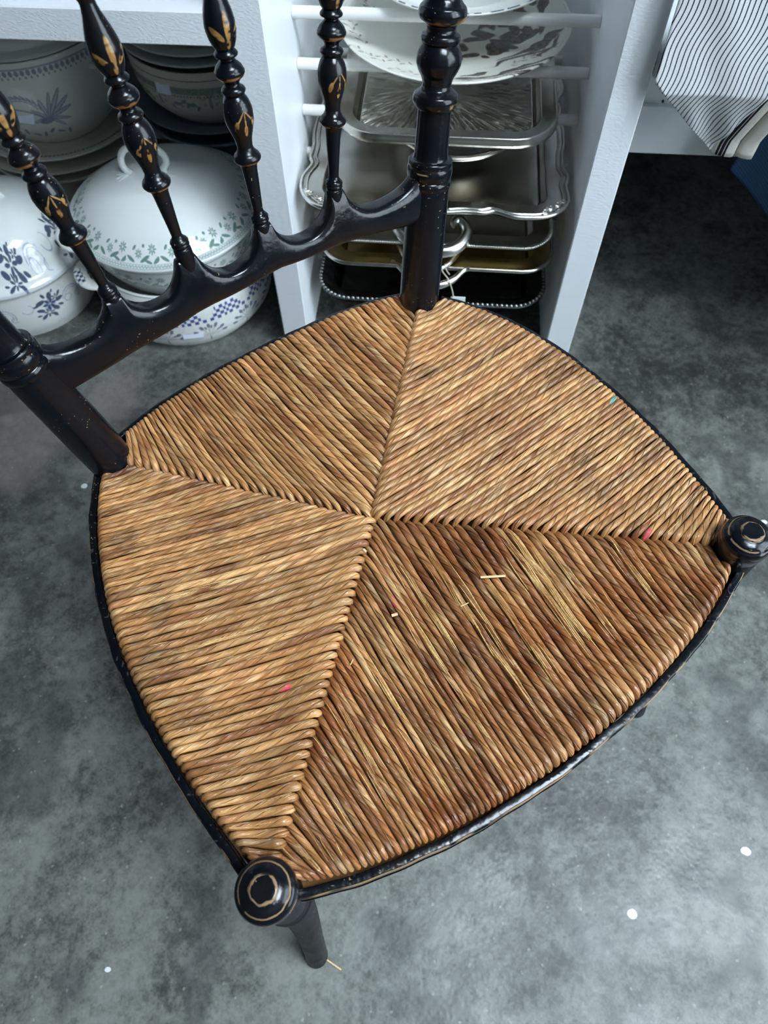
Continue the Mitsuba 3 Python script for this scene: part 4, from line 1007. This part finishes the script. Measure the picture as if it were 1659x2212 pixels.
# left tureen
LT = (-.523, .106); ML_ = CAB @ trans(*LT, 0)
lt = thing('tureen', 'white lidded tureen with blue flower posies, at the left end on the floor', 'tureen')
part('body', lathe(spl([(0, .006), (.108, .006), (.111, 0), (.116, 0), (.119, .006), (.1255, .025), (.1285, .050), (.1290, .075), (.1300, .0985), (.1300, .0985), (.1290, .101), (.125, .099), (.122, .06), (.112, .012), (0, .012)], 6), 96), 'glaze_body_blue', lt, None, ML_)
ll = part('lid', lathe(spl([(.120, .0985), (.1320, .0990), (.1350, .1015), (.1345, .1045), (.1310, .1085), (.1220, .1160), (.1200, .1200), (.1080, .1460), (.0920, .1650), (.0680, .1800), (.0400, .1890), (.0150, .1920), (0, .1925)], 7), 96, vfun=lambda r, z: r), 'glaze_lid_blue', lt, 'domed lid with blue posies', ML_)
hq = np.column_stack([np.linspace(-.034, .034, 40), np.zeros(40), .187 + .022 * np.sin(np.linspace(0, np.pi, 40)) ** .6])
part('handle', tube(hq, [.0052] * 40, 12, upref=(0, 1, 0))[:2], 'glaze_white', ll, 'arched handle with blue tips', ML_ @ rotz(.25), smooth=60)

# stack behind on the left: basin, plates, botanic bowl
TL = (-.490, .385)
MT = lambda z: CAB @ trans(TL[0], TL[1], z - (.055 if z > 0 else 0))
bs = thing('basin', 'footed cream basin under the stacked plates, behind the blue-posy tureen', 'basin')
part('body', lathe(spl([(0, .006), (.085, .006), (.089, 0), (.092, .006), (.080, .02), (.070, .055), (.088, .092), (.130, .112), (.145, .119), (.145, .119), (.148, .123), (.145, .126), (.128, .119), (.08, .099), (.05, .096), (0, .095)], 6), 96), 'glaze_cream', bs, None, MT(0))
def plate_prof(R, h=.022, foot=.6):
    return spl([(0, .003), (R * foot, .003), (R * foot + .003, 0), (R * foot + .007, .003), (R * .78, h * .55), (R - .003, h - .003), (R - .003, h - .003), (R, h - .0008), (R - .002, h + .0008), (R * .78, h * .62 + .003), (R * foot, .0065), (0, .006)], 5)
for R, z, lab, m in ((.160, .1815, 'plain cream plate, lowest of the plates under the blue-leaf tureen', 'glaze_cream'), (.151, .2010, 'cream plate with a dark ring of marks, right under the blue-leaf tureen', 'glaze_plate_border')):
    k = thing('plate', lab, 'plate', 'plates under the blue-leaf tureen'); part('body', lathe(plate_prof(R), 96, vfun=lambda r, z: r), m, k, None, MT(z))
bt = thing('tureen', 'cream tureen with grey-blue leaves, on the plates at the upper left', 'tureen')
part('body', lathe(spl([(0, .2125), (.072, .2125), (.076, .2085), (.080, .2105), (.086, .2150), (.100, .2280), (.124, .2520), (.1400, .2800), (.1470, .3150), (.1490, .3450), (.1490, .3780), (.1490, .3780), (.1470, .3805), (.1445, .3780), (.143, .34), (.134, .28), (.09, .226), (0, .220)], 6), 96), 'glaze_botanic', bt, None, MT(1e-9))
part('lid', lathe(spl([(.128, .3785), (.1425, .3790), (.1440, .3815), (.1415, .3840), (.1360, .3860), (.1280, .3880), (.1230, .3960), (.1000, .4080), (.0600, .4180), (0, .4220)], 6), 96), 'glaze_grey', bt, 'plain lid', MT(1e-9))
part('handle', ring_lug(.030, .020, .0075), 'glaze_grey', bt, None, MT(1e-9) @ rotz(np.pi - .35) @ trans(-.144, 0, .345), smooth=60)
sticker_on(bt, TL[0] + .018, TL[1] - .1445, .240, .08, .014, .0075, -.45, -.12)
# stack behind on the right: slate dish, green-banded dish, grey plates, green bowl
GR = (-.200, .405)
MGR = lambda z: CAB @ trans(GR[0], GR[1], z - (.061 if z > 0 else 0))
sd = thing('basin', 'footed slate-blue dish under the green-banded bowl, behind the green-sprigged lid', 'basin')
part('body', lathe(spl([(0, .006), (.080, .006), (.084, 0), (.087, .006), (.076, .03), (.068, .09), (.076, .134), (.108, .162), (.127, .175), (.127, .175), (.130, .179), (.127, .182), (.108, .171), (.08, .145), (.05, .140), (0, .139)], 6), 96), 'glaze_slate', sd, None, MGR(0))
k = thing('plate', 'slate-blue plate between the footed slate dish and the green-banded bowl', 'plate')
part('body', lathe(plate_prof(.137, .024), 96, vfun=lambda r, z: r), 'glaze_slate', k, None, MGR(.2440))
gd = thing('bowl', 'cream bowl with a green printed band and urns, in the stack behind the lidded tureen', 'bowl')
part('body', lathe(spl([(0, .256), (.078, .256), (.081, .2515), (.085, .2540), (.104, .272), (.121, .296), (.1280, .322), (.1300, .345), (.1315, .360), (.1315, .360), (.1320, .3625), (.1295, .3625), (.126, .345), (.118, .30), (.09, .266), (0, .262)], 6), 96), 'glaze_green_dish', gd, None, MGR(1e-9))
sticker_on(gd, GR[0] - .047, GR[1] - .1205, .271, -.36, .0135, .0085, -.08, .06)
for z, R in ((.3555, .137), (.3700, .134)):
    k = thing('plate', ('lower' if z < .36 else 'upper') + ' of the two plain grey plates under the green-sprigged bowl, below the white shelf', 'plate', 'plain grey plates')
    part('body', lathe(plate_prof(R, .020), 96, vfun=lambda r, z: r), 'glaze_grey', k, None, MGR(z))
k = thing('bowl', 'cream bowl with green sprigs, topmost of the stack under the white shelf', 'bowl')
part('body', lathe(spl([(0, .379), (.062, .379), (.065, .3755), (.069, .378), (.088, .388), (.107, .404), (.116, .424), (.120, .440), (.120, .440), (.1205, .442), (.118, .442), (.112, .424), (.09, .396), (0, .386)], 6), 96), 'glaze_green_top', k, None, MGR(.0022))

# ------------------------------------------------------------------ right of the cabinet: a white table, hung textiles
tb = thing('table', 'white table right of the cabinet, its apron behind the striped cloth', 'table')
part('apron', box(.431, .995, .120, .142, .303, .468, .001), 'white_dull', tb, 'white apron board', CAB, smooth=20)
part('tabletop', box(.431, .995, .002, .600, .470, .500, .002), 'white_dull', tb, None, CAB, smooth=20)
for s, d in ((.945, .145), (.945, .52), (.435, .52)):
    part('leg', box(s, s + .05, d, d + .05, 0, .470, .002), 'white_dull', tb, None, CAB, smooth=20)
part('apron_panel', cat(box(.448, .456, .112, .120, .370, .462, .001), box(.448, .720, .112, .120, .366, .374, .001)), 'white_dull', tb, 'raised moulding on the apron', CAB, smooth=20)
sp = ch(1432, 219, .1115); part('screw', move(trimesh_cyl := (lambda m: (np.array(m.vertices), np.array(m.faces)))(trimesh.creation.cylinder(.0016, .002, sections=12)), trans(sp[0], .1118, sp[2]) @ np.array([[1, 0, 0, 0], [0, 0, 1, 0], [0, 1, 0, 0], [0, 0, 0, 1.]])), 'black_dull', tb, 'dark screw head', CAB)

ct = thing('counter', 'white shop counter at the right, beyond the blue blanket', 'counter')
part('carcass', box(1.00, 1.55, -.22, .58, 0, .82, .003), 'white_dull', ct, None, CAB, smooth=20)
part('worktop', box(.985, 1.57, -.24, .60, .82, .85, .003), 'white_satin', ct, None, CAB, smooth=20)

def cloth(left, right, d0, wave, nu=60, nv=70, thick=.0022, su=None):
    """A hanging cloth: left(v), right(v) give (s, z) for v = 0 (top) to 1 (hem); wave(u, v) is its depth."""
    U, Vv = np.meshgrid(np.linspace(0, 1, nu), np.linspace(0, 1, nv), indexing='ij')
    Lp, Rp = np.array([left(v) for v in Vv[0]]), np.array([right(v) for v in Vv[0]])
    sz = Lp[None] * (1 - U[..., None]) + Rp[None] * U[..., None]
    dd = d0 + wave(U, Vv, sz)
    front = np.stack([sz[..., 0], dd, sz[..., 1]], -1); back = front + [0, thick, 0]
    V = np.vstack([front.reshape(-1, 3), back.reshape(-1, 3)])
    uv = su(U, Vv, sz); uv = np.vstack([uv, uv])
    i, j = np.meshgrid(np.arange(nu - 1), np.arange(nv - 1), indexing='ij'); k = i * nv + j
    q = np.stack([k, k + nv, k + nv + 1, k + 1], -1).reshape(-1, 4); n0 = nu * nv
    F = [q, q[:, ::-1] + n0]
    rim = np.r_[np.arange(nu) * nv + nv - 1, (nu - 1) * nv + np.arange(nv - 1, -1, -1), np.arange(nu - 1, -1, -1) * nv, np.arange(nv)]
    F.append(np.stack([rim[:-1], rim[1:], rim[1:] + n0, rim[:-1] + n0], 1))
    F = np.vstack(F); return V, np.vstack([F[:, [0, 1, 2]], F[:, [0, 2, 3]]]), uv
# striped cloth: hangs with one corner down
k = thing('cloth', 'white cloth with thin navy stripes hanging corner down from the table', 'cloth')
A, B, Cc = np.array([.4275, .482]), np.array([.532, .374]), np.array([.572, .540])
top_l = np.array([.4275, .640]); top_r = np.array([.592, .640])
def c_left(v): return top_l + (A - top_l) * min(v / .35, 1.0) if v < .35 else A + (B - A) * ((v - .35) / .65)
def c_right(v): return top_r + (B + [.0012, .0] - top_r) * v
part('fabric', cloth(c_left, c_right, .0, lambda u, v, sz: .0028 * np.sin(sz[..., 0] * 150 + sz[..., 1] * 60) * np.clip((.47 - sz[..., 1]) / .05, .15, 1) + .0012 * np.sin(sz[..., 0] * 70 - 1 + 40 * sz[..., 1]) - .0235 + .045 * np.clip((.468 - sz[..., 1]) / .085, 0, 1),
                     su=lambda U, V, sz: np.stack([(sz[..., 0] - .14 * (sz[..., 1] - .38)) * .98 + .0016 * np.sin(sz[..., 1] * 95 + sz[..., 0] * 20), sz[..., 1]], -1).reshape(-1, 2)), 'ticking', k, None, CAB)
def towel(name, lab, cat_, x0, x1, zb, d0, m, thick, grp=None):
    kk = thing(name, lab, cat_, grp)
    lean = .14
    top = .64
    L = lambda v: np.array([x0 + lean * (top - zb) * (1 - v) * .42, top + (zb - top) * v]); Rr = lambda v: np.array([x1 + lean * (top - zb) * (1 - v) * .42, top + (zb - .004 - top) * v])
    part('fabric', cloth(L, Rr, d0, lambda u, v, sz: .004 * (np.abs(u * 2 - 1) ** 3) + .001 * np.sin(v * 9) + .045 * np.clip((.468 - sz[..., 1]) / .085, 0, 1), nu=24, nv=40, thick=thick,
                         su=lambda U, V, sz: np.stack([sz[..., 0] - (x0 + lean * (top - sz[..., 1]) * 0 + lean * (sz[..., 1] - zb) * .42), sz[..., 1]], -1).reshape(-1, 2)), m, kk, None, CAB)
towel('towel', 'cream linen towel with a black edge stripe, beside the striped cloth', 'towel', .5390, .5660, .366, -.0175, 'linen', .009, 'hanging cream towels')
mat('linen_plain', P(proc(lambda p, n, uv: mi.Color3f(.60, .58, .51) * (.93 + .1 * noise(uv.x * 1500, uv.y * 1500, 2.0))), .9, .1))
towel('towel', 'plain cream linen towel, rightmost of the hanging cloths', 'towel', .5675, .5900, .364, -.0175, 'linen_plain', .010, 'hanging cream towels')
kb = thing('blanket', 'dark blue blanket with a diamond weave, hanging below the cream towels', 'blanket')
bl = lambda v: np.array([.5800 + .03 * (1 - v), .466 + (.324 - .466) * v]); br = lambda v: np.array([.730, .466 + (.196 - .466) * v])
part('fabric', cloth(bl, br, .060, lambda u, v, sz: .006 * np.sin(u * 7) * v, nu=40, nv=40, thick=.004, su=lambda U, V, sz: sz.reshape(-1, 2)), 'blue_weave', kb, None, CAB)
